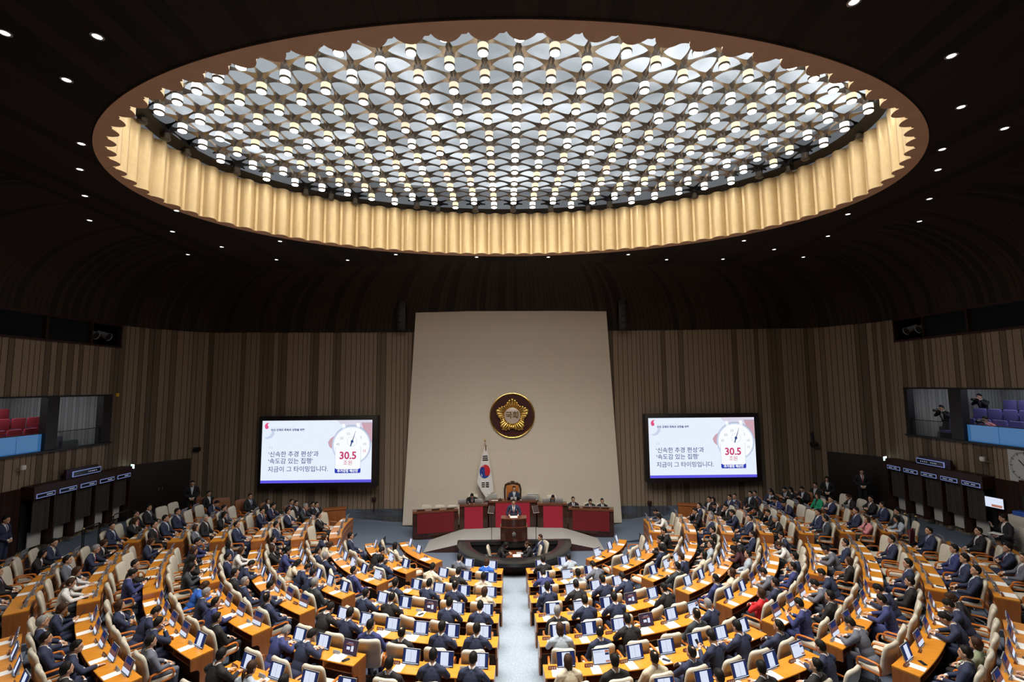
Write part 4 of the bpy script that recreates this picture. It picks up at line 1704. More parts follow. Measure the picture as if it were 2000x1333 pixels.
# half-round granite parapet
ri = MB()
RYO = 2.27
PRO = [(-.53, .38), (-.53, .505), (-.50, .52), (-.04, .52), (0., .505), (0., .40), (-.06, .375)]
for i in range(49):
    a = PI + PI * i / 48
    c, s = math.cos(a), math.sin(a)
    for o_, z in PRO:
        ri.v.append((PCX + (2.27 + o_) * c, PCY + .03 + (2.49 + o_ * 1.06) * s, z))
for i in range(48):
    for j in range(7):
        j2 = (j + 1) % 7
        ri.f.append((i * 7 + j, i * 7 + j2, (i + 1) * 7 + j2, (i + 1) * 7 + j))
        ri.m.append(0)
ri.f += [tuple(range(7)), tuple(48 * 7 + j for j in range(7))]
ri.m += [0, 0]
for s in (-1, 1):
    ri.box((PCX + s * 1.335, PCY + .10, .45), (1.87, .20, .14))
root = ri.build('granite_parapet', M['granite'])
tag(root, 'half-round black granite parapet around the sunken stenographers pit below the podium', 'parapet')
wl = MB()
nrib = 220
for i in range(nrib + 1):
    a = PI + PI * i / nrib
    r_ = .0 if i % 2 else -.03
    for z in (.004, .40):
        wl.v.append((PCX + (2.06 + r_) * math.cos(a), PCY + .03 + (2.13 + r_) * math.sin(a), z))
    for z in (.40, .004):
        wl.v.append((PCX + 1.80 * math.cos(a), PCY + .03 + 2.0 * math.sin(a), z))
for i in range(nrib):
    for j in range(4):
        j2 = (j + 1) % 4
        wl.f.append((i * 4 + j, i * 4 + j2, i * 4 + 4 + j2, i * 4 + 4 + j))
        wl.m.append(0)
wl.build('ribbed_wall', M['mahog'], root, smooth=False)


def counter(label, pts, h, pan, pz0, pz1, pm, name='rostrum_counter'):
    """pts: front-left, front-right plan points; the body runs 0.62 m back"""
    (x0, y0), (x1, y1) = pts
    L = math.dist(*pts)
    ang = math.atan2(y1 - y0, x1 - x0)
    mw = T(x0, y0, 0) @ RZ(ang)
    root = empty(name, mw, label, 'counter', 'rostrum counters')
    MB().rbox((L / 2, .31, h / 2 - .02), (L - .01, .60, h - .04), .01).build('counter_body', M['mahog'], root)
    b = MB().rbox((L / 2, .30, h - .02), (L, .66, .045), .012)
    b.rbox((L / 2, -.0, h + .02), (L, .05, .05), .01)
    b.build('counter_top', M['mahogtop'], root)
    MB().box((L * (pan[0] + pan[1]) / 2, -.002, (pz0 + pz1) / 2), (L * (pan[1] - pan[0]), .03, pz1 - pz0)).build('fabric_panel', pm, root)
    return root


counter('tall central rostrum counter with crimson fabric front behind the podium', [(-1.07, 22.25), (1.09, 22.25)], 1.46, (.145, .86), .34, 1.42, M['maroonfab'])
counter('rostrum counter with crimson fabric front, under the flag', [(-2.38, 22.1), (-1.10, 22.18)], 1.34, (.18, .82), .04, 1.28, M['maroonfab'])
counter('rostrum counter with crimson fabric front, right of the central one', [(1.12, 22.18), (2.48, 22.1)], 1.34, (.20, .84), .04, 1.28, M['maroonfab'])
counter('low outer rostrum counter with three empty chairs behind, left', [(-4.38, 21.62), (-2.42, 22.06)], 1.17, (.10, .90), .26, 1.12, M['maroondark'])
counter('low outer rostrum counter with three seated men behind, right', [(2.5, 22.06), (4.46, 21.62)], 1.17, (.10, .90), .26, 1.12, M['maroondark'])

# podium
def podium():
    root = empty('speech_podium', T(.03, 19.75, pz), 'two-tiered dark wooden speech podium with curved front in the middle of the platform', 'podium')

    def plan(w, bulge, back):
        pts_ = []
        for i in range(13):
            q = -1 + 2 * i / 12
            pts_.append((w * q, -.12 - bulge * (1 - q * q)))
        return pts_ + [(w, back), (-w, back)]
    MB().prism(plan(.42, .1, .26), .0, .26).build('plinth', M['black'], root)
    MB().prism(plan(.535, .13, .3), .24, .76).build('lower_tier', M['mahog'], root)
    b = MB().prism(plan(.545, .14, .3), .755, .785)
    b.build('ledge', M['mahogtop'], root)
    MB().prism(plan(.495, .11, .3), .785, 1.08).build('upper_tier', M['mahog'], root)
    b = MB().prism(plan(.51, .125, .3), 1.075, 1.11)
    b.build('podium_top', M['mahogtop'], root)
    e = MB()
    for i in range(5):
        a = PI / 2 + i * 2 * PI / 5
        e.ell((.05 * math.cos(a), 0, .05 * math.sin(a)), (.042, .012, .042), 10, 6)
    e.ell((0, -.008, 0), (.03, .012, .03), 10, 6)
    o = e.build('emblem', M['chairmetal'], root, mw=T(0, -.262, .52))
    for s in (-1, 1):
        MB().tube([(.22 * s, .05, 1.11), (.19 * s, .06, 1.25), (.12 * s, .10, 1.38), (.10 * s, .12, 1.40)], .007, 6).build('microphone_stem', M['chairmetal'], root)
    return root


podium()
o = link('paper_sheet', paperw_me, None, T(.03, 19.80, pz + 1.111) @ RZ(.05))
tag(o, 'white speech sheets lying on the podium top', 'paper')
for s, wd in ((-1, 'left'), (1, 'right')):
    x = .03 + .9 * s
    r_ = empty('teleprompter', T(x, 20.0, pz), f'thin black teleprompter stand with tilted clear glass, {wd} of the podium', 'teleprompter')
    b = MB().lathe([(.0, .0), (.14, 0), (.14, .02), (.012, .03)], 16)
    b.tube([(0, 0, .02), (0, 0, 1.22)], .012, 8)
    b.build('stand', M['black'], r_)
    g = MB().box((0, 0, .0), (.26, .006, .30))
    o = g.build('glass_pane', mat('teleprompter_glass_' + wd, (.25, .22, .24), .05, alpha=.10), r_, mw=T(0, 0, 1.36) @ RZ(R(22 * s)) @ RX(R(-28)))
    f_ = MB().tube([(-.13, 0, -.15), (.13, 0, -.15)], .008, 6).tube([(-.13 * 1, 0, -.15), (-.13, 0, .15)], .005, 6)
    f_.build('pane_frame', M['lightgrey'], o)

# speaker's grand chair
g = empty('grand_chair', T(.03, 23.1, .6), 'high-backed carved wooden chair with orange leather at the top of the rostrum', 'chair')
b = MB().rbox((0, -.05, .46), (.62, .55, .12), .04)
b.build('seat', M['orangeleather'], g)
b = MB().rbox((0, .235, .98), (.58, .07, .78), .05)
b.build('backrest', M['orangeleather'], g)
b = MB().tube([(-.36, .25, .45), (-.38, .26, 1.2), (-.33, .26, 1.40), (-.2, .26, 1.45), (0, .26, 1.50), (.2, .26, 1.45), (.33, .26, 1.40), (.38, .26, 1.2), (.36, .25, .45)], .04, 8)
b.ell((0, .25, 1.53), (.1, .04, .05), 12, 8)
b.ell((-.2, .25, 1.47), (.07, .035, .04), 10, 6).ell((.2, .25, 1.47), (.07, .035, .04), 10, 6)
b.build('carved_frame', M['carved'], g)
for s in (-1, 1):
    MB().tube([(.35 * s, .22, .70), (.36 * s, -.1, .70), (.36 * s, -.28, .66), (.35 * s, -.27, .40)], .035, 8).build('armrest', M['carved'], g)
    for yy in (-.27, .22):
        MB().tube([(.28 * s, yy, .0), (.29 * s, yy, .42)], [.025, .035], 8).build('leg', M['carved'], g)

FRONT = RZ(PI)
person('nSa', T(.10, 23.0, .66) @ FRONT, 'person in navy suit seated in the grand carved chair at the rostrum', 'people at the rostrum')
person('nSp', T(.035, 20.27, pz), 'speaker', None)
sp = COL.objects[-1]
spk = [o for o in COL.objects if o.name.startswith('person') and o.get('label') == 'speaker'][0]
spk.matrix_local = T(.035, 20.30, pz) @ FRONT @ Matrix.Scale(1.0, 4)
spk['label'] = 'person in navy suit and tie speaking at the dark wooden podium'


def staffer(u, v, y, code, label, chair=True, ch_label=None, fz=None, group='people at the rostrum'):
    h = on_y(u, v, y)
    z = h.z - 1.215 if fz is None else fz
    if z > .03:
        struct(MB().box((h.x, y + .1, z / 2), (.8, .62, z)).build('floor_dais', M['mahog'], None, smooth=False))
    mw = T(h.x, y, z) @ FRONT
    if chair:
        c = copy_tree(chair0, T(h.x, y + .02, z) @ FRONT)
        tag(c, ch_label, 'chair', 'cream chairs at the rostrum')
    if code:
        person(code, mw, label, group)
    return h.x, z


staffer(922.8, 961.5, 22.95, 'kSc', 'person in dark suit writing at the rostrum counter under the flag', True, 'cream chair behind the counter under the flag')
staffer(1078.5, 963, 22.95, 'kSc', 'person in dark suit at the rostrum counter just right of the central one', True, 'cream chair behind the counter just right of the central one')
for i, (u, v, cd, nm) in enumerate([(1120, 977, 'kSb', 'nearest the central counter'), (1152, 978, 'kSd', 'in the middle of the three'), (1177, 979, 'kSb', 'farthest from the central counter')]):
    staffer(u, v, 22.72, cd.replace('b', 'a').replace('d', 'e'), f'person in black suit behind the right outer counter, {nm}', True, f'cream chair behind the right outer counter, {nm}')
for i, (u, nm) in enumerate([(829, 'farthest from the flag'), (858, 'in the middle of the three'), (883, 'nearest the flag')]):
    x = on_y(u, 985, 22.75).x
    zc_ = on_y(u, 985, 22.9).z - 1.12
    struct(MB().box((x, 22.85, zc_ / 2), (.8, .62, zc_)).build('floor_dais', M['mahog'], None, smooth=False))
    c = copy_tree(chair0, T(x, 22.75, zc_) @ FRONT @ RZ(R((-6, 4, 3)[i])))
    tag(c, f'empty cream chair behind the left outer counter, {nm}', 'chair', 'cream chairs at the rostrum')

# laptop-like terminals on the counters (silver backs to the hall)
lap = MB().rbox((0, 0, .13), (.36, .02, .25), .006, 0, RX(R(20)))
lap.box((0, .10, .008), (.36, .22, .016))
lap_me = lap.mesh('counter_terminal', [M['lightgrey']])
for i, (u, v, y, nm, rz) in enumerate([(902, 981, 22.25, 'first on the counter under the flag', 4), (935, 981, 22.28, 'second on the counter under the flag', -4),
                                       (1067, 979, 22.28, 'first on the counter right of the central one', 4), (1092, 979, 22.25, 'second on the counter right of the central one', -4),
                                       (821, 996, 21.83, 'first on the left outer counter', 12), (850, 996, 21.95, 'second on the left outer counter', 12), (879, 996, 22.05, 'third on the left outer counter', 12),
                                       (1125, 993, 22.1, 'first on the right outer counter', -12), (1147, 993, 22.0, 'second on the right outer counter', -12),
                                       (1165, 993, 21.95, 'third on the right outer counter', -12), (1183, 993, 21.85, 'fourth on the right outer counter', -12)]):
    x = on_y(u, v, y).x
    z = 1.345 if 'outer' not in nm else 1.175
    fl_ = 0 if 'outer' not in nm else -.12
    o = link('counter_terminal', lap_me, None, T(x, y + .1, z + fl_) @ RZ(R(rz)))
    if fl_:
        o.matrix_local = T(x, y + .12, 1.175) @ RZ(R(rz)) @ Matrix.Diagonal((1, 1, .45, 1))
    tag(o, f'silver-backed terminal screen, {nm}', 'terminal', 'terminals on the rostrum counters')
for u, rz, nm in ((1025, 25, 'nearer the grand chair'), (1040, -22, 'at the right end')):
    x = on_y(u, 970, 22.4).x
    o = link('counter_terminal', lap_me, None, T(x, 22.42, 1.465) @ RZ(R(rz)))
    tag(o, f'grey angled terminal on the central counter, {nm}', 'terminal', 'terminals on the rostrum counters')
o = MB().rbox((0, 0, .07), (.56, .05, .14), .006).build('speaker_nameplate', M['signblack'], None, mw=T(.06, 22.34, 1.505))
tag(o, 'black nameplate with white brush lettering on the central rostrum counter', 'nameplate')
text('lettering', '의장', .16, M['white'], o, T(0, -.027, .07) @ RX(PI / 2), 'CENTER', .004)
o = MB().rbox((0, 0, .04), (.2, .12, .08), .02).lathe([(.03, .08), (.03, .12), (.0, .13)], 10).build('gavel_stand', M['carved'], None, mw=T(-.55, 22.4, 1.465))
tag(o, 'small dark gavel stand on the central rostrum counter', 'gavel stand')
o = link('paper_sheet', paperw_me, None, T(-.8, 22.42, 1.465))
tag(o, 'white papers on the left of the central rostrum counter', 'paper')
for s, nm in ((-1, 'left'), (1, 'right')):
    o = MB().rbox((0, 0, .15), (.55, .2, .3), .01).build('paper_tray', M['whitepanel'], None, mw=T(1.0 * s, 23.2, 1.32 if s < 0 else 1.32))
    b = MB()
    for q in range(4):
        b.box((0, -.101, .05 + .07 * q), (.53, .006, .012))
    b.build('slot', M['chairmetal'], o)
    MB().rbox((0, 0, -.49), (.5, .2, .98), .01).build('tray_stand', M['mahog'], o)
    tag(o, f'pale stacked paper tray behind the central counter, {nm} of the grand chair', 'paper tray')

# flag
fy = 23.12
ft = on_y(947.3, 862, fy)
fl0 = on_y(947.5, 872, fy)
base = Vector((on_y(947, 980, fy).x, fy, 1.0))
b = MB().tube([(ft.x, fy, .0), (ft.x, fy, ft.z)], .018, 10)
b.ell((ft.x, fy, ft.z + .03), (.055, .055, .06), 12, 8)
b.lathe([(.0, 0), (.2, 0), (.2, .03), (.05, .06)], 16, (ft.x, fy, 0))
root = b.build('national_flag', M['brass'], None)
tag(root, 'white national flag with red and blue disc hanging on a gold-topped pole', 'flag')


def flagpts(lst, dy):
    out = []
    for (a, c) in lst:
        q = on_y(780 + a / 4.545, 840 + c / 4.545, fy)
        fold = .035 * math.sin((q.x - ft.x) * 11)
        out.append((q.x, fy - .05 - dy + fold, q.z))
    return out


outline = [(762, 140), (772, 140), (790, 230), (808, 330), (826, 440), (836, 545), (803, 572), (768, 597), (730, 545), (690, 470), (703, 390), (717, 315), (735, 235)]
cb = MB()
rows_f = [(140, 760, 774), (190, 747, 781), (235, 735, 791), (285, 723, 800), (330, 714, 808), (390, 702, 818), (440, 694, 826), (470, 690, 829), (510, 712, 833), (545, 731, 836), (572, 750, 803), (597, 766, 770)]
nx = 12
for (yy, xa, xb) in rows_f:
    cb.v += flagpts([(xa + (xb - xa) * i / nx, yy) for i in range(nx + 1)], 0)
for i in range(len(rows_f) - 1):
    for j in range(nx):
        q = i * (nx + 1) + j
        cb.f.append((q, q + 1, q + nx + 2, q + nx + 1))
        cb.m.append(0)
cloth = cb.build('flag_cloth', M['flagwhite'], root)


def disc_half(cx, cy, rx, ry, red):
    """S-curved halves of the disc"""
    ptsq = []
    N_ = 24
    for i in range(N_ + 1):
        a = PI * i / N_
        ptsq.append((cx + rx * math.cos(a), cy - ry * math.sin(a)) if red else (cx - rx * math.cos(a), cy + ry * math.sin(a)))
    sgn = 1 if red else -1
    for i in range(N_ + 1):
        q = -1 + 2 * i / N_
        ptsq.append((cx + rx * q * sgn, cy + ry * .42 * math.sin(PI * q) * sgn * (1)))
    # rotate so the red lies upper right
    ca, sa = math.cos(R(35)), math.sin(R(35))
    return [(cx + (x - cx) * ca - (y - cy) * sa * .75, cy + (x - cx) * sa * 1.2 + (y - cy) * ca) for x, y in ptsq]


for red in (True, False):
    b = MB()
    P_ = disc_half(760, 368, 47, 62, red)
    vs = flagpts(P_, .014)
    c0 = flagpts([(760, 368)], .014)[0]
    b.v = vs
    b.f = [tuple(range(len(vs)))]
    b.m = [0]
    me = b.mesh('taeguk_half', [M['flagred'] if red else M['flagblue']], False)
    link('disc_half', me, cloth)
b = MB()
for (xa, xb, ya) in ((741, 783, 228), (739, 785, 245), (738, 788, 262), (732, 760, 464), (768, 795, 464), (732, 760, 481), (768, 796, 481), (732, 760, 498), (768, 797, 498)):
    p4 = flagpts([(xa, ya), (xb, ya), (xb, ya + 10), (xa, ya + 10)], .012)
    b.quad(*p4)
b.build('trigram_bars', M['flagblack'], cloth, smooth=False)
b = MB()
p4 = flagpts([(762, 135), (773, 135), (772, 185), (764, 185)], .02)
b.quad(*p4)
b.build('gold_tassel', M['gold'], cloth, smooth=False)

# emblem
ec = on_y(1000.5, 812, PY - .03)
er = 1.06
root = empty('assembly_emblem', T(ec.x, PY - .004, ec.z) @ RX(PI / 2), 'round maroon and gold flower emblem high on the cream panel', 'emblem')
MB().lathe([(.0005, .05), (er - .03, .05), (er - .03, 0), (.0005, 0)], 64).build('disc', M['maroondisc'], root)
b = MB()
ptsr = [(er * math.cos(2 * PI * i / 72), er * math.sin(2 * PI * i / 72), .05) for i in range(72)]
b.tube(ptsr, .035, 8, True)
ptsr = [((er - .06) * math.cos(2 * PI * i / 72), (er - .06) * math.sin(2 * PI * i / 72), .055) for i in range(72)]
b.tube(ptsr, .012, 6, True)
b.build('rim', M['gold'], root)
b = MB()
out_ = []
for i in range(120):
    a = 2 * PI * i / 120
    qd = math.cos(5 * (a - PI / 2))
    out_.append(((.62 + .10 * qd) * math.cos(a), (.62 + .10 * qd) * math.sin(a)))
b.prism(out_, .04, .09)
for q in range(5):
    for w, ro, rad in ((-31, .57, .062), (-21, .64, .074), (-10.5, .71, .084), (0, .745, .10), (10.5, .71, .084), (21, .64, .074), (31, .57, .062)):
        a = PI / 2 + q * 2 * PI / 5 + R(w)
        c, s = math.cos(a), math.sin(a)
        ptsl = [(c * r_, s * r_, .09 + .03 * math.sin(PI * (r_ - .36) / .5)) for r_ in (.36, .46, .56, ro)]
        b.tube(ptsl, [.03, .042, rad * .8, rad], 10)
        b.ell((c * ro, s * ro, .11), (rad, rad, rad * .9), 12, 8)
b.build('petals', M['gold'], root, ang=60)
MB().lathe([(.0005, .15), (.36, .15), (.40, .13), (.42, .05)], 48).build('centre_disc', mat('pale_emblem_centre', (.72, .60, .52), .35, .3), root)
b = MB().tube([(.405 * math.cos(2 * PI * i / 48), .405 * math.sin(2 * PI * i / 48), .145) for i in range(48)], .02, 6, True)
b.build('centre_rim', M['gold'], root)
text('lettering', '국회', .36, mat('dark_gold_letters', (.30, .21, .08), .4, .6), root, T(0, .0, .156), 'CENTER', .012)

# ================================================================== PIT
t_ = empty('stenographer_table', T(.02, 18.98, -.445), 'small red-brown table in the sunken pit below the podium', 'table')
MB().rbox((0, 0, .72), (.62, .75, .04), .008).build('table_top', M['mahogtop'], t_)
for sx in (-1, 1):
    MB().box((sx * .27, 0, .35), (.04, .7, .7)).build('leg', M['mahog'], t_)
o = link('paper_sheet', paperw_me, None, T(.12, 18.75, .297))
tag(o, 'white sheets on the pit table', 'paper')
o = MB().rbox((0, 0, .01), (.25, .2, .02), .004).build('stenotype', M['lightgrey'], None, mw=T(.24, 19.0, .295))
tag(o, 'small grey stenotype machine on the pit table', 'machine')
for (x, y, rz, cd, lb) in ((-.62, 19.0, -90, 'kLc', 'person with long dark hair at the left of the pit table'), (.68, 18.9, 90, 'kPb', 'person in black typing at the right of the pit table'),
                           (.95, 19.35, 110, 'nNa', 'person in navy seated behind the typist in the pit')):
    c = copy_tree(chair0, T(x - .05 * (1 if rz < 0 else -1), y, -.445) @ RZ(R(rz)))
    tag(c, 'cream chair under ' + lb, 'chair', 'chairs in the pit')
    person(cd, T(x, y, -.445) @ RZ(R(rz)), lb, 'people in the pit')

# ================================================================== BIG SCREENS
def big_screen(side):
    yS = 23.12
    if side < 0:
        q = [on_y(*p_, yS) for p_ in ((505, 815), (738, 812), (735, 952), (502, 955))]
    else:
        q = [on_y(*p_, yS) for p_ in ((1259, 809), (1483, 808), (1489, 942), (1264, 944))]
    xc = sum(p_.x for p_ in q) / 4
    zc = sum(p_.z for p_ in q) / 4
    W = (q[1].x - q[0].x + q[2].x - q[3].x) / 2
    H = (q[0].z - q[3].z + q[1].z - q[2].z) / 2
    lean = -1.5 * side * (-1)
    wd = 'left' if side < 0 else 'right'
    root = empty('display_screen', T(xc, yS, zc) @ RZ(R(0)), f'huge wall screen with a stopwatch slide, {wd} of the cream panel', 'screen', 'large wall screens')
    MB().rbox((0, .2, 0), (W, .36, H), .03).build('bezel', M['frameblack'], root)
    w, h = W * .925, H * .872
    x0, z1 = -w / 2 + (W * -.008), h / 2 + H * .005
    Y = .012
    scr = MB().quad((x0, Y, z1 - h), (x0 + w, Y, z1 - h), (x0 + w, Y, z1), (x0, Y, z1)).build('slide', M['slide'], root, smooth=False)
    lay = [0]

    def P2(u, v, d):
        return (x0 + w * u, Y - d, z1 - h * v)

    def poly(nm, pts_, m, d):
        b_ = MB()
        b_.v = [P2(u, v, d) for u, v in pts_]
        b_.f = [tuple(range(len(pts_)))]
        b_.m = [0]
        return link(nm, b_.mesh(nm, [m], False), scr)

    def circ(cu, cv_, r, n=40, a0=0, a1=2 * PI, asp=None):
        asp = w / h
        return [(cu + r * math.cos(a0 + (a1 - a0) * i / n), cv_ - r * asp * math.sin(a0 + (a1 - a0) * i / n)) for i in range(n)]

    def tx(nm, s, size, m, u, v, d=.012, al='LEFT', bold=0.):
        return text(nm, s, size * h, m, scr, T(*P2(u, v, d)) @ RX(PI / 2), al, bold)
    poly('bottom_bar', [(0, .955), (1, .955), (1, 1), (0, 1)], M['sl_bar'], .003)
    # fingers and stopwatch, clipped inside the slide
    poly('finger', [(.60, .36), (.62, .30), (.66, .25), (.70, .22), (.71, .34), (.68, .45), (.645, .47), (.615, .43)], M['sl_skin'], .003)
    poly('finger', [(.68, .0), (.99, .0), (.999, .1), (.999, .40), (.97, .36), (.93, .22), (.88, .12), (.78, .12), (.71, .06)], M['sl_skin2'], .003)
    poly('finger', [(.90, .04), (.999, .04), (.999, .36), (.975, .35), (.94, .24)], M['sl_skin'], .004)
    poly('watch_edge', circ(.815, .40, .178, 60), M['sl_grey'], .005)
    poly('watch_case', circ(.813, .405, .175, 60), M['sl_pale'], .006)
    poly('watch_face', circ(.815, .405, .162, 60), M['sl_white'], .007)
    poly('watch_button', [(.725, .06), (.75, .06), (.765, .17), (.735, .18)], M['sl_white'], .006)
    poly('watch_button', [(.855, .05), (.885, .05), (.89, .15), (.86, .16)], M['sl_white'], .006)
    poly('sub_dial', circ(.82, .345, .045, 30), M['sl_pale'], .008)
    poly('sub_dial_face', circ(.82, .345, .042, 30), M['sl_white'], .009)
    poly('watch_hand', [(.816, .35), (.825, .35), (.853, .175), (.851, .175)], M['sl_navy'], .010)
    poly('watch_hand', [(.812, .34), (.826, .345), (.808, .44), (.80, .44)], M['sl_navy'], .010)
    poly('watch_hub', circ(.82, .345, .013, 20), M['sl_navy'], .011)
    for s_, u, v in (('55', .785, .225), ('50', .725, .295), ('45', .692, .39), ('5', .90, .285), ('10', .932, .39), ('15', .932, .50)):
        tx('dial_numeral', s_, .06, M['sl_red'] if s_ == '15' and side < 0 else M['sl_grey'], u, v, .010, 'CENTER')
    poly('card_shadow', [(.668, .43), (.902, .43), (.902, .85), (.668, .85)], M['sl_pale'], .012)
    poly('card', [(.672, .425), (.898, .425), (.898, .79), (.672, .79)], M['sl_white'], .014)
    cf = [(.668, .775), (.902, .775), (.902, .83), (.895, .85), (.675, .85), (.668, .83)]
    poly('card_foot', cf, M['sl_blue'], .015)
    poly('card_body', [(.676, .70), (.894, .70), (.894, .775), (.884, .788), (.686, .788), (.676, .775)], M['sl_white'], .016)
    tx('figure_text', '30.5', .165, M['sl_red'], .785, .575, .018, 'CENTER', .012)
    tx('figure_text', '조원', .082, M['sl_red'], .785, .69, .018, 'CENTER')
    tx('foot_text', '추가경정 예산안', .05, M['sl_white'], .785, .818, .018, 'CENTER', .006)
    for s_, v in (('‘신속한 추경 편성’과', .545), ('‘속도감 있는 집행’', .655), ('지금이 그 타이밍입니다.', .785)):
        tx('slide_text', s_, .098, M['sl_navy'], .062, v, .006, 'LEFT', .002)
    tx('slide_text', '우리 경제의 회복과 성장을 위해', .042, M['sl_navy'], .078, .152, .006, 'LEFT', .004)
    tx('slide_text', '2025년도 추가경정예산안 시정연설', .026, M['sl_pale'], .078, .115, .006)
    tx('slide_text', '“', .16, M['sl_pale'], .065, .47, .006)
    tx('slide_text', '진짜 대한민국', .03, M['sl_grey'], .90, .055, .012)
    comma = [(.06, .03), (.04, .035), (.027, .055), (.022, .085), (.026, .115), (.038, .135), (.052, .125), (.058, .105), (.054, .085), (.048, .075), (.049, .055), (.06, .035)]
    poly('logo_mark', comma, M['sl_pink'], .006)
    poly('pale_mark', [(.02, .27), (.05, .30), (.09, .27), (.112, .22), (.11, .16), (.085, .165), (.085, .2), (.07, .24), (.045, .265)], M['sl_pale'], .004)
    return root


big_screen(-1)
big_screen(1)

# ================================================================== SIDE WALL FITTINGS
def side_room(sd):
    wd = 'left' if sd < 0 else 'right'
    X = 16.5 * sd
    XB = 20.6 * sd
    b = MB()
    b.uv = None
    y0, y1 = GY0 - 3, GY1 + .01
    # back wall and end wall with boards
    wb = MB()
    wb.uv = []
    for s_, (x, y) in enumerate([(XB, y0), (XB, y1), (X, y1)]):
        for z in (3.3, 7.1):
            wb.v.append((x, y, z))
            wb.uv.append(((0, y1 - y0, y1 - y0 + 4.1)[s_], z))
    wb.f = [(0, 2, 3, 1), (2, 4, 5, 3)]
    wb.m = [0, 0]
    struct(link('wall_gallery_' + wd, wb.mesh('wall_gallery', [M['gallerywall']], False)))
    fl_ = MB()
    for i in range(3):
        xa, xb = X + sd * (.05 + 1.25 * i), X + sd * (1.3 + 1.25 * i)
        z = 4.35 + .32 * i
        fl_.box(((xa + xb) / 2, (y0 + y1) / 2, z - .5), (abs(xb - xa), y1 - y0, 1.0))
    struct(fl_.build('floor_gallery_' + wd, M['galleryfloor'], smooth=False))
    struct(MB().box(((X + XB) / 2, (y0 + y1) / 2, 7.1), (4.0, y1 - y0, .05)).build('ceiling_gallery_' + wd, M['whitepanel'], smooth=False))
    # black frame pieces of the opening
    pil = (17.27, 17.72) if sd < 0 else (17.52, 18.02)
    jam = (19.62, 20.06) if sd < 0 else (19.88, 20.32)
    b = MB()
    for (ya, yb) in (pil, (jam[0], 20.06)):
        b.box((X + sd * .12, (ya + yb) / 2, (GZ0 + GZ1) / 2), (.26, yb - ya, GZ1 - GZ0 + .02))
    b.box((X + sd * .03, (GY0 + GY1) / 2, GZ1 - .02), (.12, GY1 - GY0, .06)).box((X - sd * .02, (GY0 + GY1) / 2, GZ0 + .01), (.16, GY1 - GY0, .07))
    struct(b.build('window_%d' % (1 if sd < 0 else 2), M['frameblack'], smooth=False))
    # glass rail
    for (ya, yb, nm, blue) in ((GY0, 16.4, 'nearest the camera', 1), (16.4, pil[0], 'beside the black pillar', 1), (pil[1], jam[0], 'beyond the black pillar', 0)):
        r_ = empty('glass_balustrade', T(X + sd * .12, (ya + yb) / 2, GZ0), f'glass balustrade of the {wd} gallery, {nm}', 'balustrade', 'glass balustrades of the galleries')
        mt = M['glassbluerefl'] if blue else mat('clear_glass_' + wd, (.1, .12, .13), .05, alpha=.18)
        MB().box((0, 0, .33), (.012, yb - ya - .02, .60)).build('glass_pane', mt, r_, smooth=False)
        MB().box((0, 0, .65), (.03, yb - ya, .025)).build('top_rail', M['frameblack'], r_, smooth=False)
    # gallery seats
    sm = M['redseat'] if sd < 0 else M['purpleseat']
    pr = empty('gallery_seat', Matrix.Identity(4), '', 'seat')
    MB().rbox((0, -.22, .66), (.50, .10, .62), .04).build('backrest', sm, pr)
    MB().rbox((0, -.02, .40), (.48, .42, .10), .03).build('seat', M['navyseat'] if sd < 0 else sm, pr)
    for sx in (-1, 1):
        MB().rbox((sx * .27, -.05, .30), (.05, .42, .58), .015).build('side_panel', M['navyseat'] if sd < 0 else M['black'], pr)
    first = True
    for row in range(3):
        n_ = 0
        ys_ = [19.1 - .58 * i for i in range(9)] if row != 0 else [18.9 - .58 * i for i in range(7)]
        if sd < 0 and row == 0:
            ys_ = ys_[1:]
        for i, yy in enumerate(ys_):
            mw = T(X + sd * (.75 + 1.25 * row), yy, 4.35 + .32 * row) @ RZ(R(90) if sd > 0 else R(-90))
            if first:
                o = pr
                o.matrix_local = mw
                first = False
            else:
                o = copy_tree(pr, mw)
            tag(o, f"{'red' if sd < 0 else 'purple'} folding gallery seat, {ORD[i + 1]} from the far end, {('front', 'middle', 'back')[row]} row, {wd} gallery", 'seat', f'seats of the {wd} gallery')
    L = bpy.data.lights.new('gallery_light', 'AREA')
    L.energy = 90
    L.color = (.85, .92, 1.)
    L.shape = 'RECTANGLE'
    L.size = 2.5
    L.size_y = 7
    lo = link('gallery_light_' + wd, L, None, T(X + sd * 2.2, 15.5, 7.0))
    # slit window with stage lights
    b = MB()
    for yy in (9.02, 12.2, 15.0, 17.0, 18.85, 20.28):
        b.box((X + sd * .05, yy, (SZ0 + SZ1) / 2), (.16, .07, SZ1 - SZ0))
    b.box((X + sd * .02, (SY0 + SY1) / 2, SZ0), (.18, SY1 - SY0, .07)).box((X + sd * .02, (SY0 + SY1) / 2, SZ1), (.18, SY1 - SY0, .07))
    w_ = struct(b.build('window_%d' % (3 if sd < 0 else 4), M['hood'], smooth=False))
    g = MB().box((X + sd * .12, (SY0 + 18.85) / 2, (SZ0 + SZ1) / 2), (.01, 18.85 - SY0, SZ1 - SZ0))
    g.build('pane', M['glassdark'], w_, smooth=False)
    bx = MB().box((X + sd * 1.6, (SY0 + SY1) / 2, SZ1 + .05), (3., SY1 - SY0, .05)).box((X + sd * 3.1, (SY0 + SY1) / 2, 8.9), (.05, SY1 - SY0, 1.)).box((X + sd * 1.6, SY1 + .02, 8.9), (3., .05, 1.)).box((X + sd * 1.6, (SY0 + SY1) / 2, SZ0 - .05), (3., SY1 - SY0, .05))
    struct(bx.build('wall_booth_' + wd, M['black'], smooth=False))
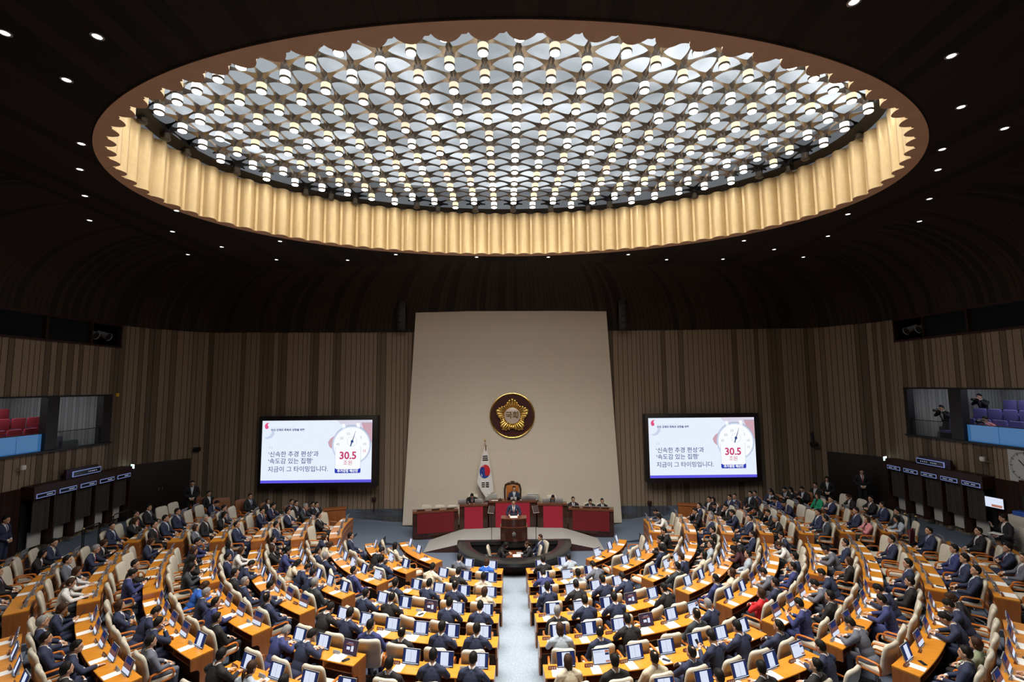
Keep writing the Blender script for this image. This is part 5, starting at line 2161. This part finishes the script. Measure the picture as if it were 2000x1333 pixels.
    for i, yy in enumerate((19.25, 19.85)):
        r_ = empty('stage_light', T(X + sd * .35, yy, SZ0 + .05), f"grey stage spotlight behind the slit window, {('nearer', 'farther')[i]} of two, {wd} wall", 'spotlight', 'stage lights')
        mm = RZ(R(180 if sd > 0 else 0)) @ RY(R(112))
        MB().lathe([(.0, -.3), (.10, -.28), (.13, -.05), (.15, .2), (.16, .22)], 18, cap=False).build('housing', M['lightgrey'], r_, mw=T(0, 0, .42) @ mm)
        MB().lathe([(.14, .2), (.0005, .19)], 18).build('lens', M['glassdark'], r_, mw=T(0, 0, .42) @ mm)
        MB().tube([(0, -.17, .42), (0, -.17, .1), (0, 0, .03), (0, .17, .1), (0, .17, .42)], .015, 6).build('yoke', M['black'], r_)

    # voting booths
    XF = X - sd * .45
    zf = 1.38
    ya, yb = 16.55, 20.75
    bmw = T(X - sd * .25, (ya + yb) / 2, zf)
    r_ = empty('voting_booth_row', bmw, f'row of five curtained voting booths under a dark wooden hood along the {wd} wall', 'booth')

    def put(bb, nm, m_, par=r_, **kw):
        inv = bmw.inverted()
        bb.v = [tuple(inv @ Vector(q_)) for q_ in bb.v]
        return bb.build(nm, m_, par, **kw)
    bb = MB().box((X - sd * .24, (ya + yb) / 2, 3.25), (.46, yb - ya, .42))
    hood = put(bb, 'hood', M['hood'], smooth=False)
    bb = MB().box((XF + sd * .2, 18.55, 3.62), (.1, 1.35, .34))
    put(bb, 'top_board', M['hood'], smooth=False)
    bb = MB().box((X - sd * .03, (ya + yb) / 2, 2.2), (.06, yb - ya, 1.68))
    put(bb, 'back_board', M['black'], smooth=False)
    nst = 5
    wst = (yb - ya) / nst

    def sign(yc, zc, wy, hz_, nm):
        s1 = put(MB().box((XF - sd * .012, yc, zc), (.03, wy, hz_)), nm, M['signblue'], smooth=False)
        put(MB().box((XF - sd * .024, yc, zc), (.02, wy - .05, hz_ - .05)), 'sign_glass', M['signblack'], s1, smooth=False)
        tb = MB()
        for q_ in range(4):
            tb.box((XF - sd * .036, yc + wy * (.32 - .07 * q_) * sd * (1 if sd < 0 else 1) * (-1 if sd < 0 else 1), zc), (.004, .04, hz_ * .2))
        for q_ in range(4):
            tb.box((XF - sd * .036, yc - wy * (.05 + .06 * q_) * (-1 if sd < 0 else 1), zc), (.004, .035, hz_ * .22))
        put(tb, 'sign_text', M['signtext'], s1, smooth=False)
    for i in range(nst):
        y_a = ya + wst * i
        sign(y_a + wst * .5, 3.13, wst * .80, .15, 'booth_sign')
        bb = MB()
        npl = 26
        y_c0, y_c1 = y_a + .10, y_a + wst - .16
        for j in range(npl + 1):
            yy = y_c0 + (y_c1 - y_c0) * j / npl
            xx = XF + sd * (.10 + .028 * math.sin(j * 1.9) + .012 * math.sin(j * .7))
            for z in (1.92, 3.05):
                bb.v.append((xx, yy, z))
        for j in range(npl):
            bb.f.append((2 * j, 2 * j + 2, 2 * j + 3, 2 * j + 1))
            bb.m.append(0)
        put(bb, 'curtain', M['curtain'])
        bb = MB().box((XF + sd * .30, y_a + wst * .52, 1.66), (.03, wst * .55, .52))
        put(bb, 'pale_board', M['whitepanel'], smooth=False)
        bb = MB().box((X - sd * .24, y_a + wst - .05, 2.21), (.44, .06, 1.66))
        put(bb, 'partition', M['hood'], smooth=False)
    sign(18.55, 3.62, 1.2, .2, 'top_sign')
    # slatted panel + dark opening with a louvred hood nearer the camera
    bb = MB()
    bb.uv = [(0, 0), (1.0, 0), (1.0, 1), (0, 1)]
    bb.v = [(X - sd * .03, 15.75, zf - .1), (X - sd * .03, 16.55, zf - .1), (X - sd * .03, 16.55, 3.42), (X - sd * .03, 15.75, 3.42)]
    bb.f = [(0, 1, 2, 3)]
    bb.m = [0]
    o_ = link('slatted_panel', bb.mesh('slatted_panel', [M['slat']], False))
    tag(o_, f'panel of narrow dark red vertical slats beside the booths on the {wd} wall', 'wall panel')
    o_ = MB().box((X - sd * .06, 14.6, 3.30), (.1, 2.2, .42)).build('louvred_hood', M['slat'], None, smooth=False)
    tag(o_, f'dark louvred hood over the recess at the {wd} edge', 'hood')
    MB().box((0, 0, 0), (.06, 2.2, 1.75)).build('recess_board', M['doorwood'], o_, smooth=False, mw=T(X - sd * .03, 14.6, 2.22))
    # corner doors
    p0 = Vector((-16.35 * -sd, 21.2, 0))
    p1 = Vector((-15.2 * -sd, 22.95, 0))
    dv = (p1 - p0)
    L_ = dv.length
    dv.normalize()
    nn = Vector((-dv.y, dv.x, 0))
    if nn.y > 0:
        nn = -nn
    ctr = (p0 + p1) / 2 + nn * .04
    ang = math.atan2(dv.y, dv.x)
    dmw = T(ctr.x, ctr.y, 1.2) @ RZ(ang)
    dr_ = MB().box((0, 0, 1.12), (L_ * 1.3, .06, 2.25)).build('door_%d' % (1 if sd < 0 else 2), M['doorwood'], None, smooth=False, mw=dmw)
    struct(dr_)
    for s_ in (-.07, .07):
        MB().tube([(s_, -.05, 1.0), (s_, -.05, 1.12)], .012, 8).build('door_handle', M['nosing'], dr_)
    MB().box((0, -.032, 1.1), (.012, .004, 2.2)).build('door_gap', M['black'], dr_, smooth=False)
    # dark boarding between the booths and the doors
    bb = MB().box((X - sd * .04, 20.97, 2.3), (.08, .5, 2.3))
    struct(bb.build('door_%d' % (3 if sd < 0 else 4), M['doorwood'], None, smooth=False))
    # exit sign
    e = on_x(265, 921, X - sd * .0) if sd < 0 else on_x(1711, 905, X)
    ex = Vector((X - sd * .32, min(e.y, 20.9), 3.36))
    o_ = MB().rbox((0, 0, 0), (.30, .05, .19), .01).build('exit_sign', M['frameblack'], None, mw=T(X - sd * .35, 20.95, 3.42) @ RZ(R(28 * sd)))
    tag(o_, f'glowing green exit sign above the dark doors, {wd} corner', 'sign')
    MB().box((0, -.028, 0), (.27, .006, .165)).build('sign_face', M['exitw'], o_, smooth=False)
    pic = MB().box((-.07, -.033, 0), (.10, .004, .15)).build('sign_pictogram', M['exit'], o_, smooth=False)
    # security camera
    u, v = (45, 914) if sd < 0 else (1919, 897)
    q = on_x(u, v, X - sd * .2)
    r_ = empty('security_camera', T(*q), f'white dome security camera on the {wd} wall', 'camera')
    MB().lathe([(.0, .08), (.07, .075), (.085, 0), (.07, -.07), (.0, -.09)], 16).build('camera_head', M['white'], r_)
    MB().tube([(0, 0, -.05), (sd * .2, 0, -.1)], .02, 8).build('bracket', M['white'], r_)
    # wall mounted video camera
    u, v = (386, 878) if sd < 0 else (1590, 868)
    q = on_y(u, v, 23.15)
    r_ = empty('wall_video_camera', T(*q), f'black remote video camera on a bracket, {wd} part of the far wall', 'camera')
    MB().rbox((0, 0, .0), (.22, .34, .2), .03).tube([(0, -.15, 0), (0, -.27, -.02)], .06, 10).build('camera_body', M['black'], r_)
    MB().tube([(0, .05, .1), (0, .1, .4), (0, .4, .45)], .04, 8).rbox((.05, .2, .42), (.16, .12, .26), .02).build('bracket', M['black'], r_)
    # outlet plates under the screen
    u, v = (604, 973) if sd < 0 else (1358, 966)
    q = on_y(u, v, 23.66)
    r_ = MB().rbox((0, 0, 0), (.24, .04, .13), .01).build('wall_outlet', M['frameblack'], None, mw=T(*q))
    MB().rbox((0, -.022, 0), (.075, .01, .075), .005).build('outlet_plate', M['lightgrey'], r_)
    tag(r_, f'small black wall box with grey socket under the {wd} screen', 'outlet')
    # column loudspeakers beside the panel
    u, v = (785, 612) if sd < 0 else (1215, 612)
    q = on_y(u, v, 23.2)
    o_ = MB().rbox((0, 0, 0), (.42, .4, 1.7), .05).build('column_loudspeaker', M['frameblack'], None, mw=T(*q))
    tag(o_, f'tall black column loudspeaker at the {wd} of the cream panel top', 'loudspeaker')
    for q_ in range(5):
        MB().lathe([(.0, .02), (.13, .015), (.15, -.01)], 16).build('speaker_cone', M['black'], o_, mw=T(0, -.2, -.64 + .32 * q_) @ RX(PI / 2))
    # low wooden lectern desk by the wall
    u, v = (655, 1000) if sd < 0 else (1344, 993)
    q = on_y(u, v, 22.6)
    o_ = empty('side_counter', T(q.x, 22.5, .3) @ RZ(R(-18 * sd)), f'low plain brown wooden counter by the far wall, {wd} side', 'counter')
    MB().rbox((0, 0, .45), (.95, .45, .84), .01).build('counter_body', M['deskside'], o_)
    MB().rbox((0, 0, .885), (1.02, .5, .04), .01).build('counter_top', M['deskside'], o_)
    # telephone box on wall
    u, v = (731, 975) if sd < 0 else (1268, 982)
    q = on_y(u, v, 23.7)
    o_ = MB().rbox((0, 0, 0), (.2, .1, .16), .02).tube([(0, 0, -.05), (0, 0, -.6)], .02, 6).build('wall_box', M['hood'], None, mw=T(q.x, 23.64, q.z))
    tag(o_, f'small dark red wall box with a cord, {wd} of the rostrum', 'wall box')


side_room(-1)
side_room(1)

# square clock, television, printer cabinet at the right edge
X = 16.5
q0, q1 = on_x(1970, 878, X), on_x(1978, 940, X)
cw = q0.z - q1.z
cz_ = (q0.z + q1.z) / 2 + .02
ckey = q0.y
r_ = empty('wall_clock', T(X - .03, ckey - cw / 2, cz_) @ RZ(R(-90)) @ RX(0), 'large square pale wall clock at the right edge', 'clock')
MB().box((0, 0, 0), (cw, .05, cw)).build('clock_face', M['clockface'], r_, smooth=False)
b = MB()
for i in range(60):
    a = 2 * PI * i / 60
    l0 = .40 if i % 5 else .37
    M4 = T(0, -.028, 0) @ RY(a)
    b.box((0, 0, cw * (.46 + l0) / 2), (cw * (.022 if i % 5 == 0 else .010), .006, cw * (.46 - l0)), 0, M4)
b.build('minute_marks', M['black'], r_, smooth=False)
for a, ln, w_ in ((R(-42), .26, .03), (R(65), .36, .022)):
    MB().box((0, -.034, cw * ln / 2), (cw * w_, .006, cw * ln), 0, RY(a)).build('clock_hand', M['black'], r_, smooth=False)
q = on_x(1941, 982, X - .15)
r_ = MB().rbox((0, 0, 0), (.05, .62, .38), .01).build('wall_television', M['frameblack'], None, mw=T(*q) @ RZ(R(12)))
tag(r_, 'small lit wall television beside the right-hand booths', 'television')
MB().box((-.028, 0, .0), (.006, .57, .33)).build('picture', M['scr_page'], r_, smooth=False)
MB().box((-.033, -.1, -.1), (.004, .30, .08)).build('picture_band', M['scr_warm'], r_, smooth=False)
q = on_x(1990, 1022, 15.6)
r_ = empty('document_cabinet', T(15.75, q.y - .15, 1.15), 'white cabinet with small drawers and blue folders on top at the right edge', 'cabinet')
MB().rbox((0, 0, .55), (.6, .8, 1.1), .02).build('cabinet_body', M['offwhite'], r_)
MB().rbox((0, .1, 1.25), (.5, .55, .32), .02).build('printer', M['offwhite'], r_)
for i in range(4):
    d_ = MB().rbox((-.305, .2, .25 + .22 * i), (.02, .36, .19), .005).build('drawer', M['lightgrey'], r_)
    MB().box((-.32, .2, .25 + .22 * i), (.012, .1, .025)).build('drawer_handle', M['black'], d_, smooth=False)
for i in range(2):
    o = MB().rbox((0, 0, .03), (.28, .36, .06), .01).build('blue_folder', M['bluefolder'], None, mw=T(15.7, q.y - .05, 2.565 + .062 * i) @ RZ(.2 * i))
    tag(o, f"blue folder on the white cabinet, {('lower', 'upper')[i]} of two", 'folder', 'blue folders')
q = on_x(226, 772, -16.5)
o = MB().rbox((0, 0, 0), (.06, .14, .14), .01).build('yellow_wall_marker', M['yellow'], None, mw=T(-16.46, 20.25, q.z))
tag(o, 'tiny yellow marker beside the left gallery opening', 'marker')
for u, v, xw, nm in ((111, 969, -16.0, 'left'), (1751, 952, 16.0, 'right')):
    q = on_x(u, v, xw)
    o = MB().rbox((0, 0, 0), (.06, .13, .13), .01).build('wall_switch', M['lightgrey'], None, mw=T(-16.42 if xw < 0 else 16.42, 20.85, 2.55))
    tag(o, f'pale switch box by the {nm} exit doors', 'switch')

# handrails at the corridor steps
def handrail(u0, v0, u1, v1, z, label):
    p0, p1 = on_z(u0, v0, z), on_z(u1, v1, z)
    r_ = empty('handrail', T(*((p0 + p1) / 2)), label, 'handrail', 'handrails by the corridor')
    d = (p1 - p0) / 2
    MB().tube([-d + Vector((0, 0, .72)), -d + Vector((0, 0, .84)), -d * .85 + Vector((0, 0, .9)), d * .85 + Vector((0, 0, .9)), d + Vector((0, 0, .84)), d + Vector((0, 0, .72))], .022, 8).build('top_rail', M['black'], r_)
    b = MB()
    for s_ in (-1, -.82, .82, 1):
        b.tube([d * s_ + Vector((0, 0, 0)), d * s_ + Vector((0, 0, .88 if abs(s_) < 1 else .76))], .016, 6)
    b.build('posts', M['black'], r_)
    MB().ell(tuple(-d * .93 + Vector((0, 0, .9))), (.04, .04, .04), 10, 8).build('brass_cap', M['brass'], r_)


handrail(158, 1088, 193, 1072, 1.1, 'black handrail with a brass tip, left corridor, nearer the camera')
handrail(216, 1056, 250, 1042, 1.1, 'black handrail with a brass tip, left corridor, farther from the camera')
handrail(1772, 1056, 1755, 1036, 1.1, 'black handrail with a brass tip, right corridor, farther from the camera')
handrail(1794, 1062, 1781, 1055, 1.1, 'black handrail with a brass tip, right corridor, nearer the camera')

# wheelchair
q = on_z(1768, 1086, 1.05)
wz = .98
r_ = empty('wheelchair', T(q.x, q.y, wz) @ RZ(R(35)), 'black wheelchair with large spoked wheels beside the right rear wing', 'wheelchair')
for s_ in (-1, 1):
    b = MB().tube([(.28 * s_, .3 * math.cos(2 * PI * i / 28), .31 + .3 * math.sin(2 * PI * i / 28)) for i in range(28)], .018, 6, True)
    for i in range(10):
        a = 2 * PI * i / 10
        b.tube([(.28 * s_, 0, .31), (.28 * s_, .29 * math.cos(a), .31 + .29 * math.sin(a))], .004, 4)
    b.build('wheel', M['black'], r_)
    MB().tube([(.24 * s_, .36, .09 + .07 * math.sin(2 * PI * i / 14)) if False else (.2 * s_, .4 + .07 * math.cos(2 * PI * i / 14), .08 + .07 * math.sin(2 * PI * i / 14)) for i in range(14)], .014, 6, True).build('caster', M['black'], r_)
    MB().tube([(.24 * s_, -.25, .95), (.24 * s_, -.2, .5), (.24 * s_, .3, .5), (.22 * s_, .42, .15)], .015, 6).build('frame_tube', M['chairmetal'], r_)
MB().rbox((0, .02, .5), (.44, .42, .05), .02).build('seat', M['black'], r_)
MB().rbox((0, -.21, .75), (.44, .05, .42), .02).build('backrest', M['maroondark'], r_)

# ================================================================== STAFF ALONG THE FAR WALL
STL = [(411, 972, 'kSa'), (492, 979, 'kSa'), (526.5, 986, 'kOa'), (573, 991, 'kSa'), (582.5, 987, 'kSa'), (615, 995, 'kSa'), (622, 992, 'kSf')]
STLE = [(389, 985), (434, 983), (446, 979), (477, 987)]
STR = [(1381, 978, 'kSa'), (1389, 986, 'wLa'), (1421, 977, 'nSa'), (1430, 982, 'nSA'), (1462, 971, 'kSa'), (1471, 977, 'nSa'), (1502, 967, 'nSa'), (1510, 973, 'kLe'),
       (1535, 961, 'kSe'), (1547, 968, 'kLe'), (1569, 959, 'kSe'), (1590, 964, 'kSa')]


def wall_staff(lst, sd, wd):
    usedf = wall_staff.first
    for i, it in enumerate(lst):
        u, v = it[0], it[1]
        best = None
        for q_ in range(21):
            y = 21.5 + .06 * q_
            h = on_y(u, v, y)
            r0, a0 = math.hypot(h.x, y - YC), math.degrees(math.atan2(h.x, YC - y))
            zf_ = zs(r0) if abs(a0) > 96 else zone_z(max(q2 for q2 in range(len(rb) - 1) if rb[q2] <= r0), a0)
            e_ = abs(h.z - 1.19 - zf_) + .12 * abs(y - (22.5 if i % 2 else 22.1))
            if best is None or e_ < best[0]:
                best = (e_, y, h, zf_)
        _, y, h, z = best
        rz = R(-55) if sd < 0 else R(55)
        rz = PI - rz * 1.0 if False else (PI + R(62) * (1 if sd < 0 else -1))
        mw = T(h.x, y, z) @ RZ(rz)
        if wall_staff.first:
            c = staff0
            c.matrix_local = mw
            wall_staff.first = False
        else:
            c = copy_tree(staff0, mw)
        nth = ORD[i + 1]
        st = 'occupied' if len(it) == 3 else 'empty'
        tag(c, f'{st} brown leather staff chair against the far wall, {nth} such from left, {wd} side', 'chair', 'brown staff chairs by the far wall')
        # low plinth under the chair: the stepped staff platform
        if len(it) == 3:
            hk = HK[it[2][1]][2]
            person(it[2], mw @ T(0, -.02, 0), f'person in {SUITNAME[it[2][0]]}, {hk}, seated against far wall, {nth} from left, {wd} side', 'staff along the far wall')


wall_staff.first = True
wall_staff(STL, -1, 'left')
wall_staff(STLE, -1, 'left')
wall_staff(STR, 1, 'right')
# standing figures
def stander(u, v, x, y, z, rz, code, label):
    return person(code, T(x, y, z) @ RZ(R(rz)), label, 'people standing by the walls')


h = on_y(375, 957, 21.9)
stander(0, 0, h.x, h.y, .855, 215, 'kSs', 'person in black suit standing with clasped hands by the left exit doors')
h = on_x(7, 1016, -15.85)
stander(0, 0, -15.85, h.y, h.z - 1.62, -80, 'nSe' if False else 'nSs', 'person in navy suit standing at the far left edge beside the slatted panel')
h = on_y(1616, 946, 21.9)
stander(0, 0, h.x, h.y, .855, 140, 'kLs', 'person in black with long hair standing by the right exit doors')
h = on_y(1683, 924, 21.3)
stander(0, 0, min(h.x, 15.3), 21.2, 1.225, 150, 'kSs', 'person in dark clothes standing in the shadow at the right doors')
h = on_x(1964, 1014, 15.1)
stander(0, 0, 15.1, h.y, h.z - 1.60, 70, 'kSq', 'person in black holding sheets with one hand raised at the right edge')
o = link('paper_sheet', paperw_me, None, T(14.82, h.y + .05, h.z - .45) @ RZ(.4))
tag(o, 'white sheets held by the standing person at the right edge', 'paper')
# photographers in the right gallery
for (u, v, x, code, lb, st) in ((1784, 812, 17.2, 'kSk', 'person in black with a camera leaning at the far end of the right gallery', 1), (1848, 797, 17.5, 'kSk', 'person in black behind a camera beside the black pillar', 1),
                                (1934, 818, 17.4, 'pSk', 'person in pink shirt holding a camera at the right gallery rail', 1), (1922, 776, 19.4, 'kSk', 'person in black standing with a camera at the gallery back wall', 1)):
    h = on_x(u, v, x)
    person(code, T(x, h.y, h.z - 1.58) @ RZ(R(95)), lb, 'photographers in the right gallery')
    d = T(x - .34, h.y + .0, h.z - .10) @ RZ(R(95))
    r_ = MB().rbox((0, 0, 0), (.16, .09, .12), .02).build('photo_camera', M['black'], None, mw=d)
    MB().lathe([(.05, .0), (.055, .16), (.05, .2), (.0, .2)], 14).build('camera_lens', M['black'], r_, mw=RX(R(-90)))
    tag(r_, 'black camera held by ' + lb.replace('person in ', '')[:60].split(' with')[0].split(' holding')[0].split(' behind')[0] + f" photographer, {('far end', 'by the pillar', 'at the rail', 'at the back wall')[[1784, 1848, 1934, 1922].index(u)]}", 'camera')

# ================================================================== LIGHT, WORLD, CAMERA
cands = [s for s in SPOTS if s[2] % 2 == 0 and math.hypot((s[0] - ECX) / 9.3, (s[1] - ECY) / 5.5) < .86]
ES = 118.
narrow = [q for q in SPOTS if q[2] % 2 and math.hypot((q[0] - ECX) / 9.3, (q[1] - ECY) / 5.5) < .9]
for lst, en, sz in ((cands, ES, 120), (narrow, 115., 72)):
    for (x, y, ci, hr) in lst:
        L = bpy.data.lights.new('lamp_spot', 'SPOT')
        L.energy = en
        L.color = (1., .925, .82)
        L.spot_size = R(sz)
        L.spot_blend = 1.
        L.shadow_soft_size = .16
        link('lamp_spot', L, None, T(x, y, LZ - .47))
print('n spots', len(cands), 'lamps', len(nodes), 'chairs', N_CH, 'people', pcount[0])
w = bpy.data.worlds.new('hall_dark')
w.use_nodes = True
w.node_tree.nodes['Background'].inputs[0].default_value = (.6, .65, .8, 1)
w.node_tree.nodes['Background'].inputs[1].default_value = .01
SC.world = w

cam = bpy.data.cameras.new('camera')
cam.sensor_width = 36
cam.lens = F_PX / 2000 * 36
cam.clip_end = 200
co = link('camera', cam)


def cvec(x, y):
    """world direction of camera-plane vector (x right, y up) and forward"""
    c, s = math.cos(ROLL), math.sin(ROLL)
    X_, Y_ = c * x + s * y, -s * x + c * y
    cp, sp_ = math.cos(PITCH), math.sin(PITCH)
    d = (X_, -sp_ * Y_, cp * Y_)
    cy, sy = math.cos(YAW), math.sin(YAW)
    return Vector((cy * d[0] + sy * d[1], -sy * d[0] + cy * d[1], d[2]))


rt, upv = cvec(1, 0), cvec(0, 1)
fwv = ray(1000, 666.5).normalized()
co.matrix_world = Matrix(((rt.x, upv.x, -fwv.x, CX), (rt.y, upv.y, -fwv.y, 0), (rt.z, upv.z, -fwv.z, CZ), (0, 0, 0, 1)))
SC.camera = co
SC.view_settings.view_transform = 'Standard'
SC.view_settings.look = 'None'
SC.view_settings.exposure = 0
SC.cycles.max_bounces = 5
SC.cycles.diffuse_bounces = 3
SC.cycles.glossy_bounces = 3
SC.cycles.transparent_max_bounces = 6
SC.cycles.sample_clamp_indirect = 4
SC.cycles.caustics_reflective = False
SC.cycles.caustics_refractive = False
SC.cycles.use_denoising = True
